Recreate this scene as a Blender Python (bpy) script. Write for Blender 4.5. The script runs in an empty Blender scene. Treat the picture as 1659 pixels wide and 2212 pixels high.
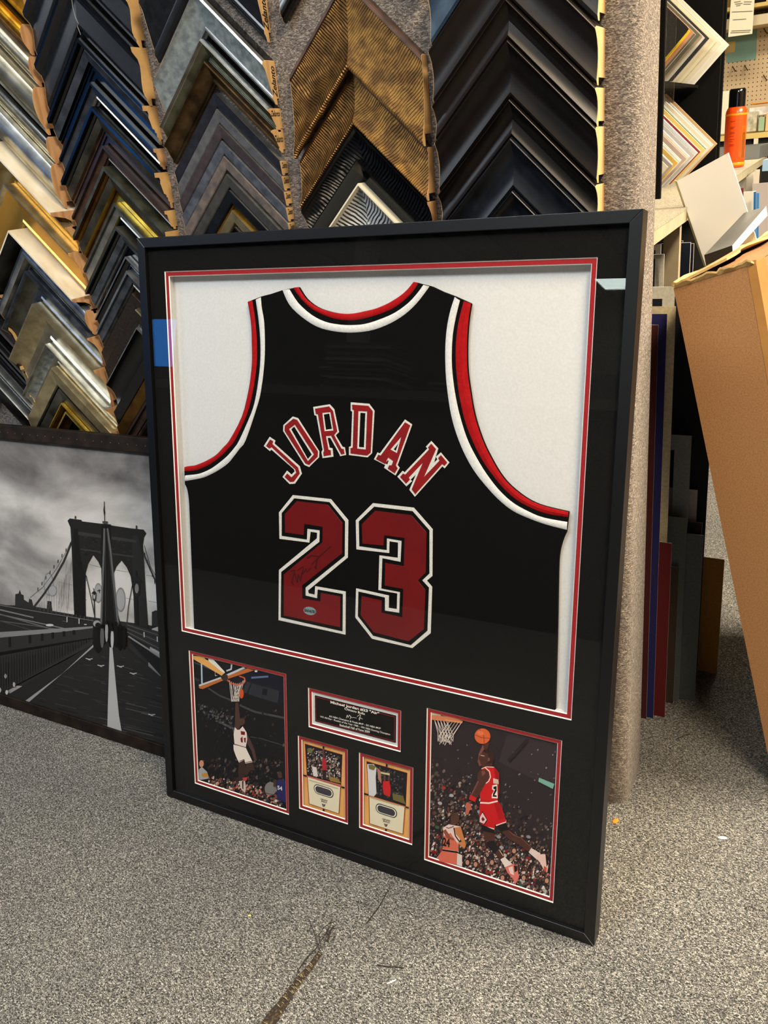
import bpy, bmesh, math, random
from mathutils import Vector, geometry
random.seed(7)
SC = bpy.context.scene
COL = SC.collection
PI = math.pi
# ------------------------------------------------------------------ camera geometry (world: X along display wall, Y into it, Z up)
FPX, CX, CY = 1845.0, 829.5, 1106.0
CAM = (1.12990724, -0.94005573, 1.13625742)
RT = (0.87415393, 0.47696029, -0.09145378)
UP = (-0.10855305, 0.37544461, 0.92046596)
BK = (0.47336154, -0.79470134, 0.37997188)
LEAN = math.radians(11.5)
FW, FH = 0.865, 1.0701

def ray(u, v):
    a = (u - CX) / FPX; b = -(v - CY) / FPX
    return tuple(RT[i] * a + UP[i] * b - BK[i] for i in range(3))
def on(u, v, ax, val):
    """where the sight line of a photo pixel meets the plane axis = val"""
    d = ray(u, v); t = (val - CAM[ax]) / d[ax]
    return tuple(CAM[i] + t * d[i] for i in range(3))

def s2l(c):
    c = c / 255.0
    return c / 12.92 if c <= 0.04045 else ((c + 0.055) / 1.055) ** 2.4
def lin(rgb): return (s2l(rgb[0]), s2l(rgb[1]), s2l(rgb[2]), 1.0)

# ------------------------------------------------------------------ materials
MATS = {}
def mat(name, rgb, rough=0.6, metal=0.0, noise=None, spec=0.5, bump=None, emit=None, coat=0.0, rgb2=None, contrast=(0.35, 0.65), stretch=None, sheen=0.0, detail=3.0):
    if name in MATS: return MATS[name]
    m = bpy.data.materials.new(name); m.use_nodes = True
    nt = m.node_tree; b = nt.nodes['Principled BSDF']
    b.inputs['Base Color'].default_value = lin(rgb)
    b.inputs['Roughness'].default_value = rough
    b.inputs['Metallic'].default_value = metal
    b.inputs['Specular IOR Level'].default_value = spec
    b.inputs['Coat Weight'].default_value = coat
    b.inputs['Coat Roughness'].default_value = 0.15
    if sheen: b.inputs['Sheen Weight'].default_value = sheen
    if emit:
        b.inputs['Emission Color'].default_value = lin(emit[0]); b.inputs['Emission Strength'].default_value = emit[1]
    if noise or bump:
        tc = nt.nodes.new('ShaderNodeTexCoord'); mp = nt.nodes.new('ShaderNodeMapping')
        nt.links.new(tc.outputs['Object'], mp.inputs['Vector'])
        if stretch: mp.inputs['Scale'].default_value = stretch[:3]
        if stretch and len(stretch) > 3: mp.inputs['Rotation'].default_value = (0, stretch[3], 0)
    if noise:
        n = nt.nodes.new('ShaderNodeTexNoise'); n.inputs['Scale'].default_value = noise; n.inputs['Detail'].default_value = detail
        nt.links.new(mp.outputs['Vector'], n.inputs['Vector'])
        r = nt.nodes.new('ShaderNodeValToRGB')
        r.color_ramp.elements[0].position = contrast[0]; r.color_ramp.elements[1].position = contrast[1]
        r.color_ramp.elements[0].color = lin(rgb); r.color_ramp.elements[1].color = lin(rgb2 or rgb)
        nt.links.new(n.outputs['Fac'], r.inputs['Fac']); nt.links.new(r.outputs['Color'], b.inputs['Base Color'])
    if bump:
        n2 = nt.nodes.new('ShaderNodeTexNoise'); n2.inputs['Scale'].default_value = bump[0]; n2.inputs['Detail'].default_value = 3
        nt.links.new(mp.outputs['Vector'], n2.inputs['Vector'])
        bp = nt.nodes.new('ShaderNodeBump'); bp.inputs['Strength'].default_value = bump[1]; bp.inputs['Distance'].default_value = bump[2]
        nt.links.new(n2.outputs['Fac'], bp.inputs['Height']); nt.links.new(bp.outputs['Normal'], b.inputs['Normal'])
    MATS[name] = m
    return m

def carpet(name, dark, mid, light, scale, bump_d, tint=None, rot=0.0, sc3=(1.0, 1.7, 1.0)):
    """loop pile: short light and dark yarn flecks"""
    m = bpy.data.materials.new(name); m.use_nodes = True; nt = m.node_tree; N = nt.nodes; Lk = nt.links
    b = N['Principled BSDF']; b.inputs['Roughness'].default_value = 0.95; b.inputs['Specular IOR Level'].default_value = 0.12
    b.inputs['Sheen Weight'].default_value = 0.15
    tc = N.new('ShaderNodeTexCoord')
    n0 = N.new('ShaderNodeTexNoise'); n0.inputs['Scale'].default_value = scale * .55; n0.inputs['Detail'].default_value = 1.0
    Lk.new(tc.outputs['Object'], n0.inputs['Vector'])
    mp = N.new('ShaderNodeMapping'); mp.inputs['Rotation'].default_value = (0, 0, rot); mp.inputs['Scale'].default_value = sc3
    Lk.new(tc.outputs['Object'], mp.inputs['Vector'])
    n1 = N.new('ShaderNodeTexNoise'); n1.inputs['Scale'].default_value = scale; n1.inputs['Detail'].default_value = 2.0; n1.inputs['Distortion'].default_value = 1.2
    Lk.new(mp.outputs['Vector'], n1.inputs['Vector'])
    r = N.new('ShaderNodeValToRGB'); e = r.color_ramp.elements
    e[0].position = .36; e[0].color = lin(dark); e[1].position = .66; e[1].color = lin(light)
    q = e.new(.5); q.color = lin(mid)
    Lk.new(n1.outputs['Fac'], r.inputs['Fac'])
    n3 = N.new('ShaderNodeTexNoise'); n3.inputs['Scale'].default_value = 3.0; n3.inputs['Detail'].default_value = 4
    Lk.new(tc.outputs['Object'], n3.inputs['Vector'])
    r3 = N.new('ShaderNodeValToRGB'); r3.color_ramp.elements[0].position = .3; r3.color_ramp.elements[1].position = .7
    r3.color_ramp.elements[0].color = (.84, .84, .84, 1); t = tint or (1.06, 1.04, 1.0); r3.color_ramp.elements[1].color = (t[0], t[1], t[2], 1)
    Lk.new(n3.outputs['Fac'], r3.inputs['Fac'])
    mx = N.new('ShaderNodeMix'); mx.data_type = 'RGBA'; mx.blend_type = 'MULTIPLY'; mx.inputs[0].default_value = 1.0
    Lk.new(r.outputs['Color'], mx.inputs[6]); Lk.new(r3.outputs['Color'], mx.inputs[7]); Lk.new(mx.outputs[2], b.inputs['Base Color'])
    ad = N.new('ShaderNodeMath'); ad.operation = 'ADD'; Lk.new(n1.outputs['Fac'], ad.inputs[0]); Lk.new(n0.outputs['Fac'], ad.inputs[1])
    bp = N.new('ShaderNodeBump'); bp.inputs['Strength'].default_value = .9; bp.inputs['Distance'].default_value = bump_d
    Lk.new(ad.outputs[0], bp.inputs['Height']); Lk.new(bp.outputs['Normal'], b.inputs['Normal'])
    MATS[name] = m
    return m

def ribbed(name, c1, c2, metal, rough, axis, freq, dist=.004):
    """surface combed across the stick: wavy ridges square to the arm"""
    m = bpy.data.materials.new(name); m.use_nodes = True; nt = m.node_tree; N = nt.nodes; Lk = nt.links
    b = N['Principled BSDF']; b.inputs['Roughness'].default_value = rough; b.inputs['Metallic'].default_value = metal
    g = N.new('ShaderNodeNewGeometry')
    d = N.new('ShaderNodeVectorMath'); d.operation = 'DOT_PRODUCT'; d.inputs[1].default_value = axis
    Lk.new(g.outputs['Position'], d.inputs[0])
    n = N.new('ShaderNodeTexNoise'); n.inputs['Scale'].default_value = 22; n.inputs['Detail'].default_value = 2; Lk.new(g.outputs['Position'], n.inputs['Vector'])
    a = N.new('ShaderNodeMath'); a.operation = 'MULTIPLY_ADD'; a.inputs[1].default_value = .02
    Lk.new(n.outputs['Fac'], a.inputs[0]); Lk.new(d.outputs['Value'], a.inputs[2])
    f = N.new('ShaderNodeMath'); f.operation = 'MULTIPLY'; f.inputs[1].default_value = freq; Lk.new(a.outputs[0], f.inputs[0])
    s = N.new('ShaderNodeMath'); s.operation = 'SINE'; Lk.new(f.outputs[0], s.inputs[0])
    bp = N.new('ShaderNodeBump'); bp.inputs['Strength'].default_value = .8; bp.inputs['Distance'].default_value = dist
    Lk.new(s.outputs[0], bp.inputs['Height']); Lk.new(bp.outputs['Normal'], b.inputs['Normal'])
    n2 = N.new('ShaderNodeTexNoise'); n2.inputs['Scale'].default_value = 60; n2.inputs['Detail'].default_value = 6; Lk.new(g.outputs['Position'], n2.inputs['Vector'])
    r = N.new('ShaderNodeValToRGB'); r.color_ramp.elements[0].position = .35; r.color_ramp.elements[1].position = .62
    r.color_ramp.elements[0].color = lin(c1); r.color_ramp.elements[1].color = lin(c2)
    Lk.new(n2.outputs['Fac'], r.inputs['Fac']); Lk.new(r.outputs['Color'], b.inputs['Base Color'])
    MATS[name] = m
    return m

def glass(name, rough=0.0, ior=1.5, tint=(1, 1, 1)):
    m = bpy.data.materials.new(name); m.use_nodes = True; nt = m.node_tree; N = nt.nodes
    for n in list(N): N.remove(n)
    o = N.new('ShaderNodeOutputMaterial'); mx = N.new('ShaderNodeMixShader'); t = N.new('ShaderNodeBsdfTransparent'); g = N.new('ShaderNodeBsdfGlossy'); f = N.new('ShaderNodeFresnel')
    t.inputs['Color'].default_value = tint + (1,); g.inputs['Roughness'].default_value = rough; g2 = N.new('ShaderNodeNewGeometry'); mr = N.new('ShaderNodeMapRange'); mr.inputs['To Min'].default_value = ior; mr.inputs['To Max'].default_value = 1 / ior
    nt.links.new(g2.outputs['Backfacing'], mr.inputs[0]); nt.links.new(mr.outputs[0], f.inputs['IOR'])
    nt.links.new(f.outputs[0], mx.inputs[0]); nt.links.new(t.outputs[0], mx.inputs[1]); nt.links.new(g.outputs[0], mx.inputs[2]); nt.links.new(mx.outputs[0], o.inputs[0])
    MATS[name] = m
    return m

# ------------------------------------------------------------------ mesh builder
class MB:
    def __init__(s): s.v = []; s.f = []; s.mi = []; s.mats = []
    def m(s, ma):
        if ma not in s.mats: s.mats.append(ma)
        return s.mats.index(ma)
    def add(s, vs, fs, ma):
        k = len(s.v); i = s.m(ma); s.v += [tuple(p) for p in vs]
        for f in fs: s.f.append([k + j for j in f]); s.mi.append(i)
        return s
    def box(s, lo, hi, ma):
        x0, y0, z0 = lo; x1, y1, z1 = hi
        return s.add([(x0,y0,z0),(x1,y0,z0),(x1,y1,z0),(x0,y1,z0),(x0,y0,z1),(x1,y0,z1),(x1,y1,z1),(x0,y1,z1)],
                     [(0,3,2,1),(4,5,6,7),(0,1,5,4),(1,2,6,5),(2,3,7,6),(3,0,4,7)], ma)
    def hexa(s, c, ma, mats6=None):
        """c: 8 corners, bottom loop then top loop"""
        fs = [(0,3,2,1),(4,5,6,7),(0,1,5,4),(1,2,6,5),(2,3,7,6),(3,0,4,7)]
        if mats6:
            for f, mm in zip(fs, mats6): s.add([c[i] for i in f], [(0,1,2,3)], mm)
            return s
        return s.add(c, fs, ma)
    def prism(s, loops, fn, d0, d1, ma, side=None, back=True):
        """loops of 2D points (outline then holes), fn(u,v,d) -> point; front at d0, back at d1"""
        vecs = [[Vector((p[0], p[1], 0)) for p in l] for l in loops]
        tris = geometry.tessellate_polygon(vecs)
        flat = [p for l in loops for p in l]
        s.add([fn(p[0], p[1], d0) for p in flat], tris, ma)
        if d1 is not None:
            if back: s.add([fn(p[0], p[1], d1) for p in flat], [t[::-1] for t in tris], ma)
            for l in loops:
                n = len(l)
                vs = [fn(p[0], p[1], d0) for p in l] + [fn(p[0], p[1], d1) for p in l]
                s.add(vs, [(i, (i + 1) % n, n + (i + 1) % n, n + i) for i in range(n)], side or ma)
        return s
    def tube(s, pts, r, ma, seg=6):
        pts = [Vector(p) for p in pts]; rings = []
        for i, p in enumerate(pts):
            t = (pts[min(i + 1, len(pts) - 1)] - pts[max(i - 1, 0)]).normalized()
            a = t.cross(Vector((0.3, 0.2, 1))).normalized(); b = t.cross(a)
            rr = r[i] if isinstance(r, (list, tuple)) else r
            rings.append([tuple(p + a * rr * math.cos(2 * PI * k / seg) + b * rr * math.sin(2 * PI * k / seg)) for k in range(seg)])
        vs = [q for g in rings for q in g]; fs = []
        for i in range(len(pts) - 1):
            for k in range(seg): fs.append((i * seg + k, i * seg + (k + 1) % seg, (i + 1) * seg + (k + 1) % seg, (i + 1) * seg + k))
        fs.append(tuple(range(seg))[::-1]); fs.append(tuple((len(pts) - 1) * seg + k for k in range(seg)))
        return s.add(vs, fs, ma)
    def lathe(s, prof, c, ma, seg=28):
        vs = []; fs = []
        for r, z in prof:
            for k in range(seg): vs.append((c[0] + r * math.cos(2 * PI * k / seg), c[1] + r * math.sin(2 * PI * k / seg), c[2] + z))
        for i in range(len(prof) - 1):
            for k in range(seg): fs.append((i * seg + k, i * seg + (k + 1) % seg, (i + 1) * seg + (k + 1) % seg, (i + 1) * seg + k))
        fs.append(tuple(range(seg))[::-1]); fs.append(tuple((len(prof) - 1) * seg + k for k in range(seg)))
        return s.add(vs, fs, ma)
    def build(s, name, parent=None, smooth=None, bevel=None):
        if parent is not None: org = Vector(parent['_o'])
        else:
            xs = [p[0] for p in s.v]; ys = [p[1] for p in s.v]; zs = [p[2] for p in s.v]
            org = Vector(((min(xs) + max(xs)) / 2, (min(ys) + max(ys)) / 2, min(zs)))
        me = bpy.data.meshes.new(name)
        me.from_pydata([tuple(Vector(p) - org) for p in s.v], [], s.f)
        for ma in s.mats: me.materials.append(ma)
        for p, i in zip(me.polygons, s.mi): p.material_index = i
        bm = bmesh.new(); bm.from_mesh(me)
        bmesh.ops.remove_doubles(bm, verts=bm.verts, dist=1e-6)
        bmesh.ops.recalc_face_normals(bm, faces=bm.faces); bm.to_mesh(me); bm.free()
        if smooth is not None:
            for p in me.polygons: p.use_smooth = True
            me.set_sharp_from_angle(angle=math.radians(smooth))
        o = bpy.data.objects.new(name, me); COL.objects.link(o)
        if parent is not None: o.parent = parent
        else: o.location = org
        o['_o'] = tuple(org)
        if bevel:
            b = o.modifiers.new('bevel', 'BEVEL'); b.width = bevel; b.segments = 3; b.limit_method = 'ANGLE'; b.angle_limit = math.radians(40)
        return o

def tag(o, label=None, cat=None, group=None, kind=None):
    if label: o['label'] = label
    if cat: o['category'] = cat
    if group: o['group'] = group
    if kind: o['kind'] = kind
    return o
def thing(name, loc, label, cat, group=None):
    o = bpy.data.objects.new(name, None); COL.objects.link(o); o.location = loc; o['_o'] = tuple(loc); o.empty_display_size = .02
    return tag(o, label, cat, group)

# a leaning plane: origin on the floor line, u along X, v up the slope, d inward (away from the viewer)
class Lean:
    def __init__(s, o, a):
        s.o = o; s.v = (0, math.sin(a), math.cos(a)); s.n = (0, math.cos(a), -math.sin(a))
    def W(s, u, v, d=0.0):
        return tuple(s.o[i] + (u if i == 0 else 0) + v * s.v[i] + d * s.n[i] for i in range(3))
    def hit(s, px, py, d=0.0):
        r = ray(px, py); k = sum((s.o[i] + d * s.n[i] - CAM[i]) * s.n[i] for i in range(3)) / sum(r[i] * s.n[i] for i in range(3))
        p = [CAM[i] + k * r[i] - s.o[i] for i in range(3)]
        return (p[0], sum(p[i] * s.v[i] for i in range(3)))
    def rect(s, px, d):
        """pixel corners TL TR BR BL -> upright rectangle (u0, v0, u1, v1)"""
        q = [s.hit(a, b, d) for a, b in px]
        return ((q[0][0] + q[3][0]) / 2, (q[2][1] + q[3][1]) / 2, (q[1][0] + q[2][0]) / 2, (q[0][1] + q[1][1]) / 2)
def rloop(r, e=0.0):
    u0, v0, u1, v1 = r
    return [(u0 + e, v0 + e), (u1 - e, v0 + e), (u1 - e, v1 - e), (u0 + e, v1 - e)]
def ring_slope(mb, pl, ra, da, rb, db, ma):
    a = [pl.W(u, v, da) for u, v in rloop(ra)]; b = [pl.W(u, v, db) for u, v in rloop(rb)]
    mb.add(a + b, [(i, (i + 1) % 4, 4 + (i + 1) % 4, 4 + i) for i in range(4)], ma)

class Art:
    """printed or stitched flat shapes, each layer a hair in front of the last"""
    def __init__(s, pl, d, sc=1.0, ox=0.0, oy=0.0, step=0.00012, clip=None):
        s.pl = pl; s.d = d; s.k = sc; s.ox = ox; s.oy = oy; s.step = step; s.mb = MB(); s.clip = clip
    def up(s, n=1): s.d -= s.step * n
    def pt(s, p):
        u, v = s.pl.hit(s.ox + p[0] / s.k, s.oy + p[1] / s.k, s.d)
        if s.clip:
            c = s.clip; u = min(max(u, c[0]), c[2]); v = min(max(v, c[1]), c[3])
        return (u, v)
    def poly(s, pts, ma, holes=(), lift=True):
        if lift: s.up()
        s.mb.prism([[s.pt(p) for p in pts]] + [[s.pt(p) for p in h] for h in holes], s.pl.W, s.d, None, ma)
    def ell(s, x, y, rx, ry, ma, n=14, lift=False, a=0.0):
        if lift: s.up()
        ca, sa = math.cos(a), math.sin(a)
        s.poly([(x + rx * math.cos(t) * ca - ry * math.sin(t) * sa, y + rx * math.cos(t) * sa + ry * math.sin(t) * ca) for t in [2 * PI * i / n for i in range(n)]], ma, lift=False)
    def line(s, pts, w, ma, lift=True, w1=None):
        if lift: s.up()
        for i, (a, b) in enumerate(zip(pts[:-1], pts[1:])):
            dx, dy = b[0] - a[0], b[1] - a[1]; l = math.hypot(dx, dy) or 1; e = w if w1 is None else w1
            nx, ny = -dy / l, dx / l
            s.poly([(a[0] + nx * w / 2, a[1] + ny * w / 2), (b[0] + nx * e / 2, b[1] + ny * e / 2), (b[0] - nx * e / 2, b[1] - ny * e / 2), (a[0] - nx * w / 2, a[1] - ny * w / 2)], ma, lift=False)

def text_geo(txt, bold=0.0, shear=0.0, res=3):
    cu = bpy.data.curves.new('t', 'FONT'); cu.body = txt; cu.offset = bold; cu.shear = shear; cu.resolution_u = res; cu.fill_mode = 'FRONT' if False else 'BOTH'
    ob = bpy.data.objects.new('t', cu); COL.objects.link(ob)
    dg = bpy.context.evaluated_depsgraph_get(); me = bpy.data.meshes.new_from_object(ob.evaluated_get(dg))
    vs = [tuple(v.co)[:2] for v in me.vertices]; fs = [tuple(p.vertices) for p in me.polygons]
    bpy.data.objects.remove(ob); bpy.data.curves.remove(cu); bpy.data.meshes.remove(me)
    x0 = min(v[0] for v in vs); x1 = max(v[0] for v in vs); y0 = min(v[1] for v in vs); y1 = max(v[1] for v in vs)
    return [((v[0] - x0) / (x1 - x0), (v[1] - y0) / (y1 - y0)) for v in vs], fs, (x1 - x0) / (y1 - y0)
def text_on(mb, txt, fn, ma, bold=0.0, shear=0.0):
    """fn maps the text's unit box to space"""
    vs, fs, _ = text_geo(txt, bold, shear)
    mb.add([fn(a, b) for a, b in vs], fs, ma)
# ================================================================== materials in use
BLACKF = mat('black_satin_lacquer', (8, 9, 12), .36, spec=.5, bump=(180, .15, .0006))
FLOORM = carpet('grey_loop_carpet', (20, 20, 20), (80, 80, 79), (190, 189, 184), 320, .0035, rot=.6)
PANELM = carpet('taupe_panel_carpet', (84, 76, 73), (116, 107, 101), (164, 153, 141), 260, .0018, rot=0, sc3=(.7, .7, 1.7))
SHELFC = carpet('beige_bench_carpet', (122, 114, 94), (158, 150, 130), (200, 194, 174), 240, .002)
WOODS = [mat('pale_sawn_wood', (214, 178, 126), .7, noise=70, rgb2=(184, 142, 92), stretch=(1, 1, .12, .25), bump=(90, .2, .001)),
         mat('honey_sawn_wood', (210, 172, 114), .7, noise=30, rgb2=(194, 154, 98)),
         mat('red_pine_end', (222, 180, 130), .7, noise=60, rgb2=(184, 134, 90), stretch=(1, 1, .15, .3))]
def metalm(n, a, b, rough=.32, sc=40, metal=.85, stretch=None): return mat(n, a, rough, metal, noise=sc, rgb2=b, bump=(60, .12, .001), stretch=stretch, detail=6)
GOLD = metalm('gold_leaf', (214, 150, 30), (150, 96, 18), .3)
GOLD2 = metalm('bright_gold_bead', (245, 214, 110), (225, 180, 60), .22)
PALEGOLD = metalm('pale_champagne_leaf', (214, 198, 158), (176, 158, 120), .34)
SATGOLD = metalm('satin_gold_leaf', (222, 176, 92), (188, 140, 64), .36, 8)
SILVER = metalm('silver_leaf', (196, 198, 196), (150, 150, 146), .32)
CSILVER = metalm('champagne_silver', (196, 186, 162), (150, 140, 120), .33, 26)
BSILVER = metalm('blue_silver', (120, 128, 142), (78, 84, 96), .35)
WSILVER = metalm('brushed_grey_silver', (168, 178, 180), (120, 130, 134), .5, 90, .45, (1, 1, 1))
OLIVE = metalm('olive_silver', (128, 130, 112), (86, 86, 70), .38)
BRONZE = metalm('bronze_patina', (104, 82, 54), (58, 44, 28), .36)
DGOLD = metalm('antique_brown_gold', (134, 96, 42), (84, 56, 24), .4, 24)
TARN = metalm('tarnished_silver', (120, 118, 108), (58, 56, 50), .35, 18)
BLK = mat('gloss_black_stick', (6, 6, 7), .22, coat=.3)
BLKN = mat('blue_black_stick', (15, 17, 21), .32, noise=120, rgb2=(25, 28, 35), coat=.1)
NAVYD = mat('distressed_navy', (34, 52, 72), .45, noise=34, rgb2=(58, 80, 100), contrast=(.4, .7), detail=6)
ESP = mat('espresso_stick', (12, 9, 8), .3, noise=30, rgb2=(19, 13, 11), spec=.24, stretch=(1, 1, 1))
ESP2 = mat('dark_walnut_stick', (22, 17, 15), .34, noise=30, rgb2=(27, 20, 17), spec=.28)
MIDN = mat('midnight_stick', (13, 15, 20), .32, noise=40, rgb2=(22, 26, 34), spec=.3)
PURP = mat('plum_brown_stain', (66, 56, 60), .5, noise=90, rgb2=(52, 44, 48))
GREYW = mat('grey_stained_wood', (96, 95, 98), .55, noise=80, rgb2=(74, 74, 78), detail=6)
BLUW = mat('blue_grey_stain', (88, 92, 102), .5, noise=70, rgb2=(56, 60, 70), detail=6)
DSLATE = mat('dark_slate_stain', (70, 68, 66), .5, noise=80, rgb2=(56, 54, 52))
WEATH = mat('weathered_brown_wash', (124, 108, 98), .6, noise=60, rgb2=(84, 78, 78), detail=8)
NVY = mat('ink_navy_stain', (34, 36, 46), .42, noise=90, rgb2=(24, 24, 32))
PALEW = mat('bare_maple_side', (236, 226, 204), .55, noise=26, rgb2=(216, 200, 168), stretch=(1, 1, .12, PI / 4), bump=(60, .15, .001))
BRN = mat('chocolate_stick', (54, 38, 32), .36, noise=50, rgb2=(36, 26, 22), coat=.2)
BRNG = mat('burnished_brown', (96, 70, 56), .4, metal=.3, noise=40, rgb2=(60, 44, 38), detail=6)
WOVEN = mat('woven_brown_mesh', (46, 36, 28), .5, noise=260, rgb2=(24, 18, 14))
WHT = mat('white_gesso_comb', (214, 214, 210), .5, noise=30, rgb2=(190, 190, 188))
IVORY = mat('ivory_edge', (232, 222, 196), .45)
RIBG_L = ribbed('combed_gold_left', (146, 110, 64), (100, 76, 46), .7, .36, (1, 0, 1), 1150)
RIBG_R = ribbed('combed_gold_right_lit', (226, 178, 104), (150, 116, 80), .7, .38, (1, 0, -1), 1150)  # right arm's gold brightened, lamplight painted into the colour
RIBK_L = ribbed('combed_black_left', (16, 20, 28), (24, 28, 38), .1, .28, (1, 0, 1), 800)
RIBK_R = ribbed('combed_black_right', (14, 16, 22), (20, 22, 30), .1, .3, (1, 0, -1), 800)
RIBW_L = ribbed('combed_white_left', (214, 214, 208), (190, 190, 186), 0, .4, (1, 0, 1), 750)
RIBW_R = ribbed('combed_white_right', (206, 208, 208), (180, 182, 184), 0, .4, (1, 0, -1), 750)
INK = mat('black_marker_ink', (14, 12, 12), .6)

# ================================================================== room shell
def struct(name, mb): return tag(mb.build(name), kind='structure')
WPAINT = mat('painted_wall', (96, 92, 86), .85, noise=4, rgb2=(88, 85, 80))
struct('floor', MB().box((-5.6, -7.2, -.06), (4.2, 5.7, 0), FLOORM))
def ceil_mat():
    m = bpy.data.materials.new('planked_ceiling'); m.use_nodes = True; nt = m.node_tree; b = nt.nodes['Principled BSDF']; b.inputs['Roughness'].default_value = .8
    tc = nt.nodes.new('ShaderNodeTexCoord'); sx = nt.nodes.new('ShaderNodeSeparateXYZ'); nt.links.new(tc.outputs['Object'], sx.inputs[0])
    w = nt.nodes.new('ShaderNodeMath'); w.operation = 'PINGPONG'; w.inputs[1].default_value = .225; nt.links.new(sx.outputs[0], w.inputs[0])
    c = nt.nodes.new('ShaderNodeValToRGB'); c.color_ramp.elements[0].position = .035; c.color_ramp.elements[1].position = .05
    c.color_ramp.elements[0].color = lin((26, 25, 24)); c.color_ramp.elements[1].color = lin((188, 186, 180)); nt.links.new(w.outputs[0], c.inputs[0]); nt.links.new(c.outputs[0], b.inputs['Base Color'])
    return m
struct('ceiling', MB().box((-5.6, -7.2, 2.7), (4.2, 5.7, 2.8), ceil_mat()))
struct('wall_left', MB().box((-5.7, -7.2, 0), (-5.6, 5.7, 2.7), WPAINT))
struct('wall_right', MB().box((4.2, -7.2, 0), (4.3, 5.7, 2.7), WPAINT))
struct('wall_front', MB().box((-5.6, -7.3, 0), (4.2, -7.2, 2.7), WPAINT))
def peg_mat():
    m = bpy.data.materials.new('tan_pegboard'); m.use_nodes = True; nt = m.node_tree; b = nt.nodes['Principled BSDF']; b.inputs['Roughness'].default_value = .7
    tc = nt.nodes.new('ShaderNodeTexCoord'); sx = nt.nodes.new('ShaderNodeSeparateXYZ'); nt.links.new(tc.outputs['Object'], sx.inputs[0])
    hs = []
    for k in (0, 2):
        p = nt.nodes.new('ShaderNodeMath'); p.operation = 'PINGPONG'; p.inputs[1].default_value = .0127; nt.links.new(sx.outputs[k], p.inputs[0])
        q = nt.nodes.new('ShaderNodeMath'); q.operation = 'POWER'; q.inputs[1].default_value = 2; nt.links.new(p.outputs[0], q.inputs[0]); hs.append(q)
    a = nt.nodes.new('ShaderNodeMath'); a.operation = 'ADD'; nt.links.new(hs[0].outputs[0], a.inputs[0]); nt.links.new(hs[1].outputs[0], a.inputs[1])
    g = nt.nodes.new('ShaderNodeMath'); g.operation = 'GREATER_THAN'; g.inputs[1].default_value = .0034 ** 2; nt.links.new(a.outputs[0], g.inputs[0])
    mx = nt.nodes.new('ShaderNodeMix'); mx.data_type = 'RGBA'; nt.links.new(g.outputs[0], mx.inputs[0]); mx.inputs[6].default_value = lin((52, 40, 28)); mx.inputs[7].default_value = lin((196, 176, 146)); nt.links.new(mx.outputs[2], b.inputs['Base Color'])
    return m
struct('wall_back', MB().box((-5.6, 5.5, 0), (4.2, 5.6, 2.7), peg_mat()))

# ================================================================== carpeted display panel
YW = 0.315
pb = MB(); prof = []
x1, yb, r = .832, .455, .028
for k in range(7): a = PI / 2 * k / 6; prof.append((x1 - r + r * math.sin(a), YW + r - r * math.cos(a)))
for k in range(7): a = PI / 2 * k / 6; prof.append((x1 - r + r * math.cos(a), yb - r + r * math.sin(a)))
prof += [(-1.25, yb), (-1.25, YW)]
zs = [0.0, 2.35]
n = len(prof)
vs = [(p[0], p[1], z) for z in zs for p in prof]
fs = [(i, (i + 1) % n, n + (i + 1) % n, n + i) for i in range(n)] + [tuple(range(n))[::-1], tuple(range(n, 2 * n))]
pb.add(vs, fs, PANELM)
o = pb.build('display_panel', smooth=35)
tag(o, 'tall taupe carpeted display panel with rounded edge carrying columns of frame corner samples', 'display panel')
stp = MB().tube([(on(1306, 236, 1, YW)[0], YW - .001, on(1306, 236, 1, YW)[2]), (on(1313, 237, 1, YW)[0], YW - .002, on(1313, 237, 1, YW)[2])], .0006, mat('steel_pin', (210, 210, 205), .3, 1))
tag(stp.build('staple'), 'small steel staple in the carpet right of the dark samples', 'staple')

# ================================================================== moulding corner samples (mitred chevrons fixed to the panel)
PROF = {
 'scoop': [(0, 1), (.08, .98), (.12, .9), (.2, .7), (.32, .62), (.45, .64), (.6, .7), (.74, .72), (.82, .66), (.86, .56), (.92, .56), (1, .42)],
 'wide': [(0, .84), (.006, .9), (.015, .95), (.03, .985), (.05, 1), (.075, .985), (.11, .93), (.22, .82), (.38, .74), (.55, .72), (.72, .76), (.85, .82), (.93, .86), (1, .8)],
 'slope': [(0, .72), (.03, .95), (.1, 1), (.16, .9), (.22, .82), (.5, .66), (.74, .5), (.8, .46), (.84, .5), (.89, .5), (.93, .4), (1, .34)],
 'step': [(0, 1), (.12, 1), (.13, .72), (.22, .66), (.3, .7), (.58, .56), (.62, .42), (.68, .42), (.7, .34), (.8, .34), (.82, .26), (1, .26)],
 'flat': [(0, .9), (.04, 1), (.9, .86), (1, .8)],
 'bead': [(0, 1), (.15, 1), (.2, .8), (.6, .7), (.66, .6), (.75, .66), (.84, .6), (.88, .45), (1, .4)],
 'round': [(0, .78), (.05, .88), (.14, .95), (.28, 1), (.42, 1), (.56, .96), (.7, .88), (.82, .76), (.85, .72), (.93, .72), (1, .62)],
 'cove': [(0, 1), (.05, 1), (.12, .86), (.25, .66), (.4, .53), (.55, .46), (.7, .42), (.85, .42), (.9, .48), (.95, .48), (1, .4)],
 'box': [(0, 1), (.12, 1), (.16, .94), (.3, .5), (.45, .32), (.6, .28), (.62, .34), (.8, .32), (.84, .26), (1, .22)],
 'rev': [(0, .35), (.06, .42), (.2, .5), (.4, .62), (.6, .78), (.8, .92), (.92, 1), (1, .96)],
 'comb': [(0, .45), (.02, .56), (.07, .58), (.085, .5), (.12, .5), (.3, .52), (.5, .57), (.66, .65), (.78, .76), (.88, .9), (.94, 1), (.97, .98), (1, .9)],
}
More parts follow.
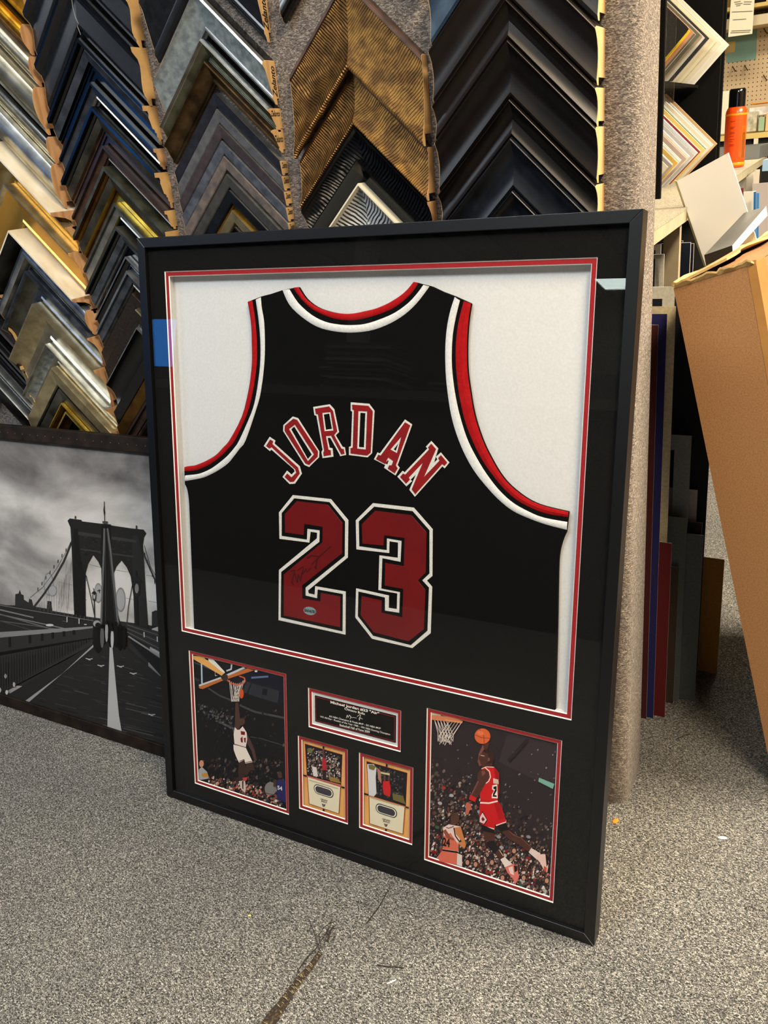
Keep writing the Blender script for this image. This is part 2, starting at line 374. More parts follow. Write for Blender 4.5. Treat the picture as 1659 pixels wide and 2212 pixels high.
CO = {0: (-.61, .115, .128), 1: (-.376, .115, .135), 2: (-.113, .116, .119), 3: (.1505, .114, .113), 4: (.414, .114, .115), 5: (.668, .115, .119)}
def sample(col, zap, vz, h, prof, bands, label, wood=0, side=None, wl=None, wr=None, dx=0, group=None, bandsR=None, back=-.0006, cut=None):
    xc, wL, wR = CO[col]; xc += dx; wL = wl or wL; wR = wr or wR
    P = PROF[prof]; lip = P[-1][1] * h; rb = max(lip - .006, .002)
    out = [(0.0, back)] + [(a, f * h) for a, f in P] + [(1, rb), (.86, rb), (.86, back)]
    root = thing('moulding_corner_sample', (xc, YW, zap - wR - vz), label, 'frame sample', group)
    def pos(x, a, hh): return (xc + x, YW - hh, zap - abs(x) - a * vz)
    for sg, w in ((-1, wL), (1, wR)):
        mb = MB(); bb = (bandsR or bands) if sg > 0 else bands
        for i in range(len(out)):
            p, q = out[i], out[(i + 1) % len(out)]
            am = (p[0] + q[0]) / 2; mm = bb[0][1]
            for a0, ma in bb:
                if am >= a0 - 1e-6: mm = ma
            if i == 0: mm = side or bb[0][1]
            if i > len(P): mm = WOODS[wood]
            N = 2
            for k in range(N):
                xa, xb = sg * w * k / N, sg * w * (k + 1) / N
                mb.add([pos(xa, *p), pos(xb, *p), pos(xb, *q), pos(xa, *q)], [(0, 1, 2, 3)], mm)
        arm = mb.build('arm', root, smooth=24)
        arm['_o'] = root['_o']
        cb = MB(); cb.prism([[(p[0], p[1]) for p in out]], lambda a, hh, d: pos(sg * (w + d), a, hh), .0004, -.0004, WOODS[wood])
        ce = cb.build('cut_end', arm); tag(ce, 'raw wood sawn end')
    return root
def mark(root, col, zap, vz, h, txt, a0, a1, f0, f1, vertical=True):
    """handwriting on the sawn wood end"""
    xc, wL, wR = CO[col]; mb = MB()
    if vertical: fn = lambda s, t: (xc + wR + .0009, YW - h * (f0 + (f1 - f0) * t), zap - wR - vz * (a1 + (a0 - a1) * s))
    else: fn = lambda s, t: (xc + wR + .0009, YW - h * (f1 + (f0 - f1) * s), zap - wR - vz * (a1 + (a0 - a1) * t))
    text_on(mb, txt, fn, INK, bold=.012, shear=.35)
    arm = [c for c in root.children if c.name.startswith('arm')][-1]
    tag(mb.build('handwritten_mark', arm), 'black handwritten name')

NC = {0: 'the column at the left border', 1: 'the first full column from the left', 2: 'the second column from the left', 3: 'the third column from the left', 4: 'the column of combed gold samples', 5: 'the dark column beside the carpeted panel edge'}
# --- column 5: espresso scoops
g5 = 'dark frame corner samples in the right column'
sample(5, 1.462, .069, .040, 'wide', [(0, NAVYD)], 'navy distressed corner sample, topmost in the dark right column', 1, bandsR=[(0, BLKN)], group=g5)
sample(5, 1.386, .067, .044, 'wide', [(0, ESP2)], 'dark brown corner sample right below the navy one at the top of the right column', 0, group=g5)
sample(5, 1.316, .046, .044, 'wide', [(0, ESP2)], 'narrow dark brown corner sample third from the top of the right column', 0, group=g5)
sample(5, 1.269, .069, .042, 'wide', [(0, ESP)], 'wide near-black brown corner sample fourth from the top of the right column', 0, group=g5)
sample(5, 1.197, .047, .042, 'wide', [(0, ESP)], 'narrow near-black brown corner sample fifth from the top of the right column', 0, group=g5)
sample(5, 1.149, .067, .042, 'wide', [(0, MIDN)], 'wide midnight blue-black corner sample second from the bottom of the right column', 0, group=g5)
sample(5, 1.080, .055, .042, 'wide', [(0, MIDN)], 'midnight corner sample just above the black jersey frame in the right column', 0, group=g5)
# --- column 4
g4 = 'combed finish corner samples'
sample(4, 1.503, .048, .03, 'scoop', [(0, BLK)], 'black corner sample at the picture top above the combed gold ones', 0)
sample(4, 1.385, .121, .032, 'comb', [(0, BRNG), (.085, RIBG_L)], 'widest combed gold corner sample, top of its column', 0, side=BRN, bandsR=[(0, BRNG), (.085, RIBG_R)], group=g4)
sample(4, 1.262, .074, .032, 'comb', [(0, BRN), (.05, RIBG_L)], 'narrower combed gold corner sample under the widest gold one', 0, side=BRN, bandsR=[(0, BRN), (.05, RIBG_R)], group=g4)
sample(4, 1.186, .064, .03, 'cove', [(0, BLK), (.14, RIBK_L)], 'glossy black combed corner sample below the gold ones', 2, bandsR=[(0, BLK), (.14, RIBK_R)], group=g4)
sample(4, 1.140, .042, .032, 'cove', [(0, BLK)], 'plain black speckled corner sample around the white one', 2, wl=.10, wr=.11)
sample(4, 1.106, .066, .034, 'cove', [(0, IVORY), (.13, RIBW_L)], 'white combed corner sample with ivory rim above the jersey frame', 2, side=IVORY, bandsR=[(0, IVORY), (.13, RIBW_R)], wl=.09, wr=.09, group=g4)
# --- column 3
g3 = 'slim stained corner samples in the third column'
r = sample(3, 1.530, .096, .034, 'slope', [(0, BLKN)], 'blue-black corner sample at the top of the third column', 0); mark(r, 3, 1.530, .096, .034, 'Zelanto', .35, .84, .12, .5)
r = sample(3, 1.408, .062, .034, 'slope', [(0, SILVER), (.1, WSILVER), (.8, SILVER)], 'wide brushed silver corner sample in the third column', 0, side=BLK); mark(r, 3, 1.408, .062, .034, 'Zelanto', .12, .84, .1, .45)
r = sample(3, 1.340, .034, .036, 'slope', [(0, SILVER), (.2, OLIVE)], 'silver corner sample with glossy black outer side in the third column', 0, side=BLK); mark(r, 3, 1.34, .034, .036, 'Zelanto', .1, .34, .1, .8, False)
r = sample(3, 1.309, .034, .034, 'slope', [(0, BRONZE)], 'brown bronze corner sample in the third column', 0, side=BLK); mark(r, 3, 1.309, .034, .034, 'Zelanto', .25, .55, .1, .8, False)
zz = [1.262, 1.2385, 1.215, 1.190, 1.166, 1.138, 1.112, 1.080, 1.052]
mm = [(NVY, 'ink navy'), (GREYW, 'mid grey'), (PURP, 'plum brown'), (BLUW, 'silvery blue-grey'), (WEATH, 'weathered brown'), (DSLATE, 'dark slate'), (MIDN, 'deep blue'), (PALEGOLD, 'champagne'), (BLK, 'black')]
for z, (ma, nm) in zip(zz, mm):
    r = sample(3, z, .0215, .02, 'flat', [(0, ma)], '%s slim flat corner sample in the third column' % nm, 0, side=SILVER if nm != 'champagne' else GOLD2, wl=.112, group=g3)
    mark(r, 3, z, .0215, .02, 'Zelanto', .1, .5, .1, .8, False)
# --- column 2
sample(2, 1.548, .082, .038, 'scoop', [(0, BLKN)], 'blue-black scooped corner sample at the top of the second column', 1)
sample(2, 1.466, .090, .038, 'scoop', [(0, BLK), (.1, BLKN), (.8, BLK)], 'large black scooped corner sample with raw wood end, second column', 1)
sample(2, 1.377, .062, .036, 'step', [(0, BLK), (.28, BSILVER), (.6, BLK)], 'stepped black corner sample with a blue-silver band, second column', 1)
sample(2, 1.309, .034, .028, 'bead', [(0, BLK), (.18, BSILVER), (.62, SILVER)], 'thin black and blue-silver beaded corner sample, second column', 2)
sample(2, 1.270, .060, .036, 'step', [(0, BLK), (.28, TARN), (.57, BRNG), (.66, BRN)], 'stepped dark corner sample with a copper line, second column', 1)
sample(2, 1.206, .032, .028, 'bead', [(0, BRN), (.18, BRNG), (.6, BRN)], 'thin chocolate brown beaded corner sample, second column', 1)
sample(2, 1.171, .062, .036, 'step', [(0, OLIVE), (.12, DGOLD), (.28, TARN), (.57, GOLD2), (.64, DGOLD), (.8, GOLD2)], 'olive and tarnished silver corner sample with bright gold lines, second column', 1)
sample(2, 1.108, .038, .028, 'bead', [(0, OLIVE), (.18, SILVER), (.6, GOLD2), (.7, BLK)], 'thin grey-green corner sample with one gold bead, second column', 1)
sample(2, 1.067, .052, .036, 'step', [(0, TARN), (.12, BLK), (.28, BSILVER), (.62, SILVER), (.7, BLK)], 'stepped dark steel corner sample near the jersey frame corner, second column', 1)
sample(2, 1.012, .023, .026, 'bead', [(0, SILVER), (.16, BLK), (.6, BSILVER)], 'slender dark corner sample with a bright silver rim, second column', 1)
sample(2, .987, .040, .030, 'bead', [(0, SILVER), (.16, BSILVER), (.7, TARN)], 'steel blue corner sample with silver rim, second column', 1)
sample(2, .945, .031, .028, 'flat', [(0, BRN), (.1, WOVEN)], 'dark woven brown corner sample, second column', 1)
sample(2, .914, .032, .028, 'flat', [(0, PALEGOLD), (.06, WOVEN), (.9, SILVER)], 'woven mesh corner sample with a pale rim, second column', 1)
sample(2, .880, .058, .034, 'cove', [(0, SILVER), (.06, BLK)], 'plain black corner sample low in the second column', 2)
sample(2, .820, .032, .030, 'flat', [(0, BLK)], 'thin black corner sample below the plain black one, second column', 1)
sample(2, .786, .034, .030, 'flat', [(0, DGOLD), (.5, BRN)], 'antique brown-gold corner sample low in the second column', 1)
sample(2, .750, .040, .030, 'bead', [(0, BRN), (.2, BRNG)], 'dark brown corner sample next to the bridge picture, second column', 1)
# --- column 1
sample(1, 1.642, .090, .045, 'cove', [(0, GOLD)], 'gold leaf corner sample at the top left corner', 2)
sample(1, 1.551, .049, .042, 'round', [(0, GOLD), (.7, DGOLD)], 'rounded gold corner sample with dark side, upper left', 2, side=BLK)
sample(1, 1.500, .049, .040, 'round', [(0, CSILVER)], 'rounded champagne silver corner sample, upper left', 2)
sample(1, 1.450, .080, .048, 'round', [(0, CSILVER), (.7, PALEGOLD)], 'large rounded silver-gold corner sample, upper left', 2)
sample(1, 1.367, .048, .040, 'round', [(0, BLK), (.16, TARN), (.3, PALEGOLD)], 'champagne corner sample with a dark outer groove, upper left', 2, side=BLK)
sample(1, 1.320, .078, .045, 'round', [(0, SILVER), (.5, CSILVER)], 'broad pale silver corner sample above the bare maple one', 2)
sample(1, 1.236, .040, .066, 'box', [(0, PALEW), (.16, GOLD), (.55, CSILVER)], 'deep box corner sample with bare maple side and gold inside, upper of the two', 2, side=PALEW)
sample(1, 1.207, .050, .040, 'cove', [(0, PALEGOLD), (.5, SATGOLD)], 'champagne coved corner sample with reddish wood end', 2)
sample(1, 1.160, .080, .046, 'cove', [(0, PALEGOLD), (.12, SATGOLD)], 'wide satin gold scooped corner sample above the lower maple one', 2)
sample(1, 1.075, .036, .062, 'box', [(0, PALEW), (.14, TARN), (.55, CSILVER)], 'deep box corner sample with bare maple side and silver inside, lower of the two', 2, side=PALEW)
sample(1, 1.048, .050, .040, 'round', [(0, BSILVER), (.3, SILVER), (.6, TARN)], 'blue-grey silver rounded corner sample below the lower maple one', 2)
sample(1, .995, .064, .046, 'cove', [(0, BSILVER), (.1, TARN), (.5, BSILVER)], 'large steel blue scooped corner sample, left column', 2)
sample(1, .930, .084, .048, 'cove', [(0, PALEGOLD), (.5, CSILVER)], 'large champagne silver scooped corner sample, left column', 2)
sample(1, .845, .048, .040, 'cove', [(0, SILVER), (.1, WSILVER), (.6, CSILVER)], 'silver corner sample with a worn wavy rim, lower left', 2)
sample(1, .795, .042, .040, 'flat', [(0, PALEGOLD), (.8, TARN)], 'flat champagne corner sample, lower left', 2)
sample(1, .748, .030, .034, 'flat', [(0, TARN)], 'grey-green flat corner sample, lower left', 2)
sample(1, .716, .016, .036, 'bead', [(0, GOLD2), (.4, DGOLD)], 'thin bright gold corner sample, lower left above the bridge picture', 2)
sample(1, .696, .040, .030, 'step', [(0, GOLD2), (.12, DGOLD), (.5, BLK)], 'ornate carved gold corner sample just above the bridge picture', 2)
# --- column 0 (only right ends in view)
g0 = 'dark corner samples at the left border'
sample(0, 1.300, .07, .04, 'scoop', [(0, DGOLD)], 'antique gold corner sample cut by the left border, uppermost there', 2, group=g0)
sample(0, 1.225, .07, .04, 'scoop', [(0, BRONZE)], 'bronze corner sample cut by the left border', 2, group=g0)
sample(0, 1.150, .07, .04, 'cove', [(0, DGOLD)], 'second antique gold corner sample cut by the left border', 2, group=g0)
sample(0, 1.075, .06, .04, 'cove', [(0, BLK)], 'black corner sample cut by the left border above the tall wood end', 2, group=g0)
sample(0, 1.010, .085, .038, 'slope', [(0, BLK), (.5, BRN)], 'dark corner sample at the left border with the tallest raw wood end', 1, group=g0)
sample(0, .921, .060, .034, 'step', [(0, BLK), (.3, BRN)], 'black and brown corner sample at the left border, second raw end up', 1, group=g0)
sample(0, .857, .036, .028, 'bead', [(0, BLK), (.2, BRN)], 'small dark brown corner sample at the left border', 1, group=g0)
sample(0, .819, .040, .026, 'slope', [(0, SILVER), (.08, BLK)], 'lowest dark corner sample at the left border, thin silver line', 1, group=g0)
sample(0, .770, .05, .026, 'flat', [(0, SILVER), (.04, BLK)], 'black corner sample at the left border right above the bridge picture', 1, group=g0)
# hanging thread
tag(MB().tube([on(a, b, 1, .262) for a, b in [(154, -8), (157, 15), (163, 38), (169, 51), (167, 57), (171, 66), (174, 75)]], .0005, mat('pale_thread', (150, 150, 150), .6), 4).build('thread'), 'thin pale thread hanging over the black samples', 'thread')
# ================================================================== framed jersey
J = Lean((0, 0, 0.001), LEAN)
WHITEB = mat('white_mat_board', (216, 216, 214), .85, noise=300, rgb2=(209, 209, 207))
BEVEL = mat('white_bevel_core', (252, 250, 242), .8)
BMAT = mat('black_mat_board', (11, 11, 11), .95, spec=.15, noise=500, rgb2=(18, 18, 17), bump=(700, .3, .0004))
RMAT = mat('crimson_mat_board', (156, 8, 20), .85, noise=400, rgb2=(140, 6, 16))
GLASS = glass('picture_glass', ior=1.30)
dM = .0085      # front of the black mat
main = J.rect([(353.8, 586), (1291, 556.4), (1234.2, 1557.2), (393.7, 1363)], dM)
ph1 = J.rect([(408.6, 1405.9), (618.8, 1455), (623.3, 1759.7), (419.8, 1692)], dM)
plq = J.rect([(666, 1485.4), (866.7, 1535.6), (865, 1624.7), (666, 1569.9)], dM)
cd1 = J.rect([(643.9, 1589), (751.6, 1619.4), (750.8, 1781), (645.6, 1745.7)], dM)
cd2 = J.rect([(776, 1625.6), (892.3, 1658.2), (890.6, 1826.3), (775.2, 1787)], dM)
ph2 = J.rect([(921.6, 1528), (1213.4, 1600.9), (1195.7, 1951.2), (916.6, 1857.2)], dM)
WINS = [main, ph1, plq, cd1, cd2, ph2]
FR = thing('jersey_frame', J.o, 'large black frame with glass and double mat showing a basketball jersey, leaning on the panel', 'picture frame')
fw, fd = .0165, .0275
out = [(0, 0), (FW, 0), (FW, FH), (0, FH)]; inn = [(fw, fw), (FW - fw, fw), (FW - fw, FH - fw), (fw, FH - fw)]
names = ['bottom', 'right', 'top', 'left']
for i in range(4):
    j = (i + 1) % 4; mb = MB()
    a, b, c, d = out[i], out[j], inn[j], inn[i]
    mb.prism([[a, b, c, d]], J.W, 0, fd, BLACKF)
    o = mb.build('frame_rail', FR, bevel=.0007)
for (u0, v0), (u1, v1) in (((0, FH), (fw, FH - fw)), ((FW, 0), (FW - fw, fw))):
    mb = MB(); p = J.W(u0, v0, -.0002); q = J.W(u1, v1, -.0002); mb.tube([p, q], .00035, mat('mitre_glint', (120, 124, 130), .4), 4); tag(mb.build('mitre_glint_line', FR), 'painted glint along the mitre')  # glint on the mitre, painted as a pale grey line
gl = MB(); e = fw - .003
gl.prism([[(e, e), (FW - e, e), (FW - e, FH - e), (e, FH - e)]], J.W, .0050, .0068, GLASS); gl.build('glass', FR)
bm_ = MB(); bm_.prism([[(e, e), (FW - e, e), (FW - e, FH - e), (e, FH - e)]] + [rloop(w) for w in WINS], J.W, dM, dM + .0013, BMAT); BO = bm_.build('black_mat', FR)
bv = 0.0013; RW = []
for w in WINS:
    bevelm = MB(); w2 = (w[0] + bv, w[1] + bv, w[2] - bv, w[3] - bv)
    ring_slope(bevelm, J, w, dM, w2, dM + .0014, BEVEL); tag(bevelm.build('bevel', BO), 'white bevel edge')
    wd = .0062 if w is main else .0052
    RW.append((w2[0] + wd, w2[1] + wd, w2[2] - wd, w2[3] - wd))
rm = MB(); rm.prism([[(e, e), (FW - e, e), (FW - e, FH - e), (e, FH - e)]] + [rloop(w) for w in RW], J.W, dM + .0015, dM + .0028, RMAT); RO = rm.build('red_mat', FR)
RI = []
for w in RW:
    w2 = (w[0] + bv, w[1] + bv, w[2] - bv, w[3] - bv); RI.append(w2)
    bevelm = MB(); ring_slope(bevelm, J, w, dM + .0015, w2, dM + .0029, BEVEL); tag(bevelm.build('bevel', RO), 'white bevel edge')
# shadow-box well and backing
sp = MB(); r = RW[0]; g = (r[0] - .001, r[1] - .001, r[2] + .001, r[3] + .001)
ring_slope(sp, J, g, dM + .0029, g, .0252, WHITEB); tag(sp.build('spacer', FR), 'white spacer walls of the well')
bk = MB(); bk.prism([[(g[0], g[1]), (g[2], g[1]), (g[2], g[3]), (g[0], g[3])]], J.W, .0235, .0250, WHITEB); tag(bk.build('backing_board', FR), 'white backing board')
db = MB(); db.prism([[(e, e), (FW - e, e), (FW - e, FH - e), (e, FH - e)]], J.W, .0256, .0272, mat('brown_dust_paper', (120, 96, 70), .9)); db.build('dust_cover', FR)

# ------------------------------------------------------------------ jersey
KNIT = mat('black_knit', (4, 4, 4), .9, spec=.12, noise=900, rgb2=(8, 8, 8), bump=(1500, .4, .0005), sheen=.0)
KRED = mat('red_ribbed_knit', (176, 6, 12), .8, spec=.2, noise=200, rgb2=(156, 4, 10), bump=(900, .4, .0005))
KWHT = mat('white_ribbed_knit', (226, 226, 222), .75, noise=300, rgb2=(212, 212, 208), bump=(900, .4, .0005))
TWRED = mat('red_twill', (142, 6, 12), .6, spec=.3, noise=50, rgb2=(122, 4, 9), bump=(500, .25, .0005), sheen=.05)
SATRED = mat('red_satin_twill', (112, 3, 6), .42, noise=9, rgb2=(94, 2, 5), bump=(14, .5, .004))
TWWHT = mat('white_twill_stitch', (232, 230, 222), .6, noise=700, rgb2=(200, 198, 190), bump=(900, .6, .0008))
col_ = [
 [(643.7,620),(660,644.6),(682.8,662.5),(708.8,672.3),(734.9,677.2),(760.9,677.2),(786.9,672.3),(813,665.8),(839,654.4),(865,638),(881,623.5),(892.7,608.8)],
 [(632.3,621.8),(650,646),(673,667.4),(702,682),(728.4,689.6),(754,691.8),(780.4,689),(813,680.4),(845.5,667.4),(871.5,649.5),(891,630),(903.5,610.5)],
 [(624.8,625),(643.7,654.4),(673,680.4),(702,695),(731.6,701),(757.6,702.3),(787,700),(819.5,690),(852,675.6),(881.3,654.4),(901,633),(914,615)],
 [(609.5,626.7),(624,657.7),(650,683.7),(682.8,705),(715.3,714.6),(754,718.5),(796.7,714.6),(832.5,703),(865,685.3),(891,664),(910.6,641.4),(927,618.6)]]
larm = [
 [(534.4,651.9),(538.7,676),(542.3,705),(543.5,741),(544,777.3),(541,813.4),(535,849.6),(521.8,900),(495.7,950),(481,967),(466.8,982),(449.4,993),(433.5,1000.6),(419,1005.7),(401.7,1008),(397.6,1009.6)],
 [(544.2,649.5),(549.5,683),(553,717),(554.4,741),(554.4,777),(550.8,813),(544.7,849.6),(532.7,895.4),(507.3,950),(492.8,968.8),(478.4,984),(461,997.7),(443.7,1007.9),(427.7,1014.4),(413.3,1017.3),(399.5,1018.3)],
 [(551.5,647.6),(556.8,683),(560.4,717),(562,753),(561,789.3),(556.8,825.5),(550.8,861.7),(541.8,893),(516.7,950),(504.4,968.8),(490,985.4),(474,999),(456.7,1011.5),(440.8,1019.4),(424.8,1024.5),(399.5,1027)],
 [(562.8,642.3),(564.7,664),(569.6,693),(571.3,729),(571.3,765),(568.8,801.4),(564,837.6),(556.8,871.3),(530.5,950),(517.4,968.8),(504.4,986),(491.4,1001.4),(472.6,1015),(452.3,1026),(433.5,1033.2),(399.2,1039.3)]]
rarm = [
 [(1017,655.6),(1012,686.8),(1009,722),(1008,762.8),(1009.5,803.5),(1015,844),(1021.8,885),(1031,920),(1044.8,958),(1061,990.7),(1080,1023),(1101.8,1049),(1134.4,1074.9),(1164,1089.8),(1196.8,1099),(1228,1106)],
 [(1001.4,650),(993,681.4),(986.5,716.7),(983.8,752),(984.3,790),(989,838.8),(996,876.8),(1005.5,914.8),(1020.4,952.8),(1039.4,990.7),(1061,1023),(1088,1055.9),(1115.4,1080),(1145,1096.6),(1180.5,1110),(1226.6,1117.5)],
 [(993,648.8),(985,681.4),(978.3,716.7),(975.6,752),(975.6,790),(979.7,830.6),(986.5,871),(996,909),(1009.5,950),(1028.5,988),(1050,1023),(1077.4,1058.6),(1107,1085.7),(1137,1103),(1172.4,1118),(1225.3,1127.8)],
 [(981.9,641),(973,667.8),(966,700),(962,735.7),(961.2,776.4),(962.9,817),(967.5,857.8),(974.3,898.5),(985,936.5),(1000,974.5),(1020.4,1012.4),(1044.8,1045),(1074.7,1077.6),(1104.5,1102),(1137,1118),(1177.8,1133),(1224.5,1144.9)]]
lside = [(398.8,1046),(403.9,1057),(407.5,1080),(409.7,1123.6),(414.7,1250),(419.5,1372)]
rside = [(1223,1150),(1218,1160),(1212,1178),(1207.6,1200),(1205.5,1240),(1203,1380),(1198.3,1552)]
dJ = .0165
def smooth(pts, k=3):
    """Catmull-Rom through the traced points"""
    o = []
    for i in range(len(pts) - 1):
        p0 = pts[max(i - 1, 0)]; p1 = pts[i]; p2 = pts[i + 1]; p3 = pts[min(i + 2, len(pts) - 1)]
        for j in range(k):
            t = j / k
            o.append(tuple(.5 * (2 * p1[c] + (p2[c] - p0[c]) * t + (2 * p0[c] - 5 * p1[c] + 4 * p2[c] - p3[c]) * t * t + (3 * p1[c] - p0[c] - 3 * p2[c] + p3[c]) * t ** 3) for c in (0, 1)))
    o.append(pts[-1]); return o
JO = J.W(J.hit(800, 1450, dJ)[0], J.hit(800, 1450, dJ)[1], dJ)
JS = thing('basketball_jersey', JO, 'black basketball jersey with red and white trim and number 23 mounted in the frame', 'jersey')
H = lambda p, d=dJ: J.hit(p[0], p[1], d)
body = smooth(larm[0]) + smooth(lside) + list(reversed(smooth(rside))) + list(reversed(smooth(rarm[0]))) + [(982, 639.8), (956, 630), (931.8, 618.6)] + list(reversed(smooth(col_[0]))) + [(609.5, 626.7), (585, 634.9), (565.6, 639.8)]
mb = MB(); mb.prism([[H(p) for p in body]], J.W, dJ, .0234, KNIT); mb.build('body', JS, bevel=.0012)
def band(c, i0, i1, ma, nm, lab, d):
    mb = MB(); a = smooth(c[i0]); b = smooth(c[i1])
    pa = [H(p, d) for p in a]; pb_ = [H(p, d) for p in b]
    m = max(len(pa), len(pb_))
    def rs(l): return [tuple(l[min(int(t), len(l) - 2)][k] * (1 - (t - min(int(t), len(l) - 2))) + l[min(int(t), len(l) - 2) + 1][k] * (t - min(int(t), len(l) - 2)) for k in (0, 1)) for t in [i * (len(l) - 1) / (m - 1) for i in range(m)]]
    pa, pb_ = rs(pa), rs(pb_)
    mid = [((p[0] + q[0]) / 2, (p[1] + q[1]) / 2) for p, q in zip(pa, pb_)]
    rows = [[J.W(*p, dJ - .0001) for p in pa], [J.W(p[0] * .85 + q[0] * .15, p[1] * .85 + q[1] * .15, d) for p, q in zip(pa, pb_)], [J.W(*p, d - .0005) for p in mid], [J.W(p[0] * .15 + q[0] * .85, p[1] * .15 + q[1] * .85, d) for p, q in zip(pa, pb_)], [J.W(*p, dJ - .0001) for p in pb_]]
    vs = [v for r_ in rows for v in r_]; fs = []
    for r_ in range(len(rows) - 1):
        for k in range(m - 1): fs.append((r_ * m + k, r_ * m + k + 1, (r_ + 1) * m + k + 1, (r_ + 1) * m + k))
    mb.add(vs, fs, ma); tag(mb.build(nm, JS, smooth=40), lab)
for c, nm in ((col_, 'collar_trim'), (larm, 'armhole_trim'), (rarm, 'armhole_trim')):
    band(c, 0, 1, KRED, nm, 'red ribbed edge', dJ - .0010)
    band(c, 2, 3, KWHT, nm, 'white ribbed stripe', dJ - .0010)
fold = MB(); fa = [(a[0] * .5 + b[0] * .5, a[1] * .5 + b[1] * .5) for a, b in zip(rarm[0], rarm[1])]
fold.tube([J.W(*H(p, dJ - .0014), dJ - .0015) for p in smooth(fa)], .0006, KRED, 4); fold.build('seam_fold', JS)

def glyph(name, layers, sc, ox, oy, d0, lab):
    """layers: (loops, material, rise) from the cloth outward; first loop outline, others holes; last is the face"""
    par = None; objs = []
    for loops, ma, rise in layers:
        dd = d0 - rise
        L2 = [[J.hit(ox + p[0] / sc, oy + p[1] / sc, dd) for p in l] for l in loops]
        m_ = MB(); m_.prism(L2, J.W, dd, dd + .0007, ma, back=False); objs.append(m_)
    face = objs[-1].build(name, JS, bevel=.0002); tag(face, lab)
    for m_, (_, ma, _r) in zip(objs[:-1], layers[:-1]): tag(m_.build('letter_border' if name == 'letter' else 'numeral_border', face, bevel=.0002), 'white border' if ma is TWWHT else 'black inner border')
L7 = (3.95, 560, 850)
LET = [
 ('J', [[(88,370),(137,402),(130,428),(345,622),(363,685),(305,770),(258,773),(198,712),(236,658),(274,692),(302,665),(296,648),(104,480),(90,492),(38,448)]],
       [[(92,392),(118,408),(112,432),(330,632),(345,682),(295,752),(262,755),(215,712),(238,682),(274,716),(315,675),(306,648),(104,458),(86,470),(57,448)]]),
 ('O', [[(285,197),(330,210),(512,495),(510,545),(425,628),(385,610),(203,320),(205,270)], [(298,282),(448,522),(413,560),(272,307)]],
       [[(290,215),(322,225),(500,495),(497,540),(425,610),(392,597),(215,318),(217,275)], [(303,266),(466,520),(415,578),(253,303)]]),
 ('R', [[(460,115),(600,92),(640,135),(680,330),(652,358),(710,455),(730,460),(740,525),(690,535),(682,515),(605,378),(582,380),(600,462),(625,468),(632,540),(540,552),(530,500),(540,480),(487,190),(470,185)], [(550,180),(597,172),(620,302),(568,310)]],
       [[(475,130),(595,110),(628,148),(665,322),(638,355),(700,470),(720,475),(727,515),(698,520),(692,508),(612,360),(568,364),(590,480),(608,484),(612,525),(550,535),(545,505),(553,490),(500,178),(482,175)], [(537,165),(607,158),(632,316),(556,322)]]),
 ('D', [[(780,75),(938,88),(983,148),(962,510),(925,545),(765,525),(765,455),(782,450),(793,155),(780,148)], [(862,165),(905,168),(893,460),(850,458)]],
       [[(792,95),(930,105),(968,152),(950,505),(918,530),(778,512),(778,466),(797,462),(807,142),(793,138)], [(845,150),(920,153),(908,478),(835,470)]]),
 ('A', [[(1243,222),(1305,265),(1180,612),(1198,635),(1162,700),(1064,634),(1080,600),(1092,606),(1104,574),(1096,568),(1076,612),(978,562),(1008,503),(1028,512)], [(1186,426),(1165,490),(1147,478)]],
       [[(1243,245),(1288,272),(1165,612),(1180,640),(1155,682),(1095,642),(1108,612),(1128,614),(1142,577),(1100,547),(1084,576),(1092,590),(1072,602),(995,560),(1015,522),(1035,530)], [(1211,370),(1174,508),(1118,478)]]),
 ('N', [[(1467,405),(1527,470),(1491,590),(1520,562),(1506,541),(1548,503),(1622,590),(1582,640),(1562,622),(1328,882),(1280,822),(1336,692),(1291,736),(1304,748),(1255,793),(1178,710),(1222,660),(1240,672),(1435,468),(1420,455)]],
       [[(1467,428),(1508,475),(1405,712),(1538,572),(1525,552),(1550,525),(1603,590),(1580,618),(1560,602),(1330,860),(1300,818),(1395,590),(1275,718),(1285,735),(1252,770),(1200,712),(1226,683),(1245,692),(1448,478),(1440,460)]])]
for ch, wl_, rl_ in LET: glyph('letter', [(wl_, TWWHT, .0006), (rl_, TWRED, .0011)], *L7, dJ, 'red letter %s with white border' % ch)
L8 = (4.608, 590, 1050)
two_w = [(195,90),(575,130),(748,340),(743,712),(347,1040),(352,1068),(412,1082),(418,997),(722,1050),(720,1480),(53,1335),(57,835),(435,520),(437,465),(372,455),(360,563),(62,525),(57,262)]
two_b = [(210,122),(560,160),(715,352),(712,695),(322,1010),(322,1090),(437,1117),(443,1030),(693,1075),(690,1447),(75,1307),(80,855),(460,555),(463,440),(340,425),(335,532),(85,495),(85,268)]
two_r = [(235,150),(545,187),(690,370),(685,670),(287,990),(290,1120),(470,1150),(475,1065),(667,1100),(665,1405),(105,1288),(105,880),(490,560),(492,405),(310,378),(302,487),(118,463),(115,280)]
thr_w = [(993,170),(1400,215),(1588,430),(1585,895),(1530,942),(1583,1003),(1568,1465),(1385,1613),(983,1520),(817,1308),(825,1018),(1152,1090),(1150,1213),(1230,1225),(1235,1070),(1047,1035),(1057,690),(1240,715),(1243,563),(1157,550),(1155,667),(828,630),(822,340)]
thr_b = [(1005,205),(1388,250),(1555,440),(1555,870),(1483,938),(1550,1010),(1535,1440),(1370,1583),(995,1490),(843,1295),(848,1050),(1112,1110),(1112,1240),(1255,1262),(1262,1055),(1077,1020),(1087,718),(1268,755),(1278,545),(1132,520),(1130,637),(857,598),(852,352)]
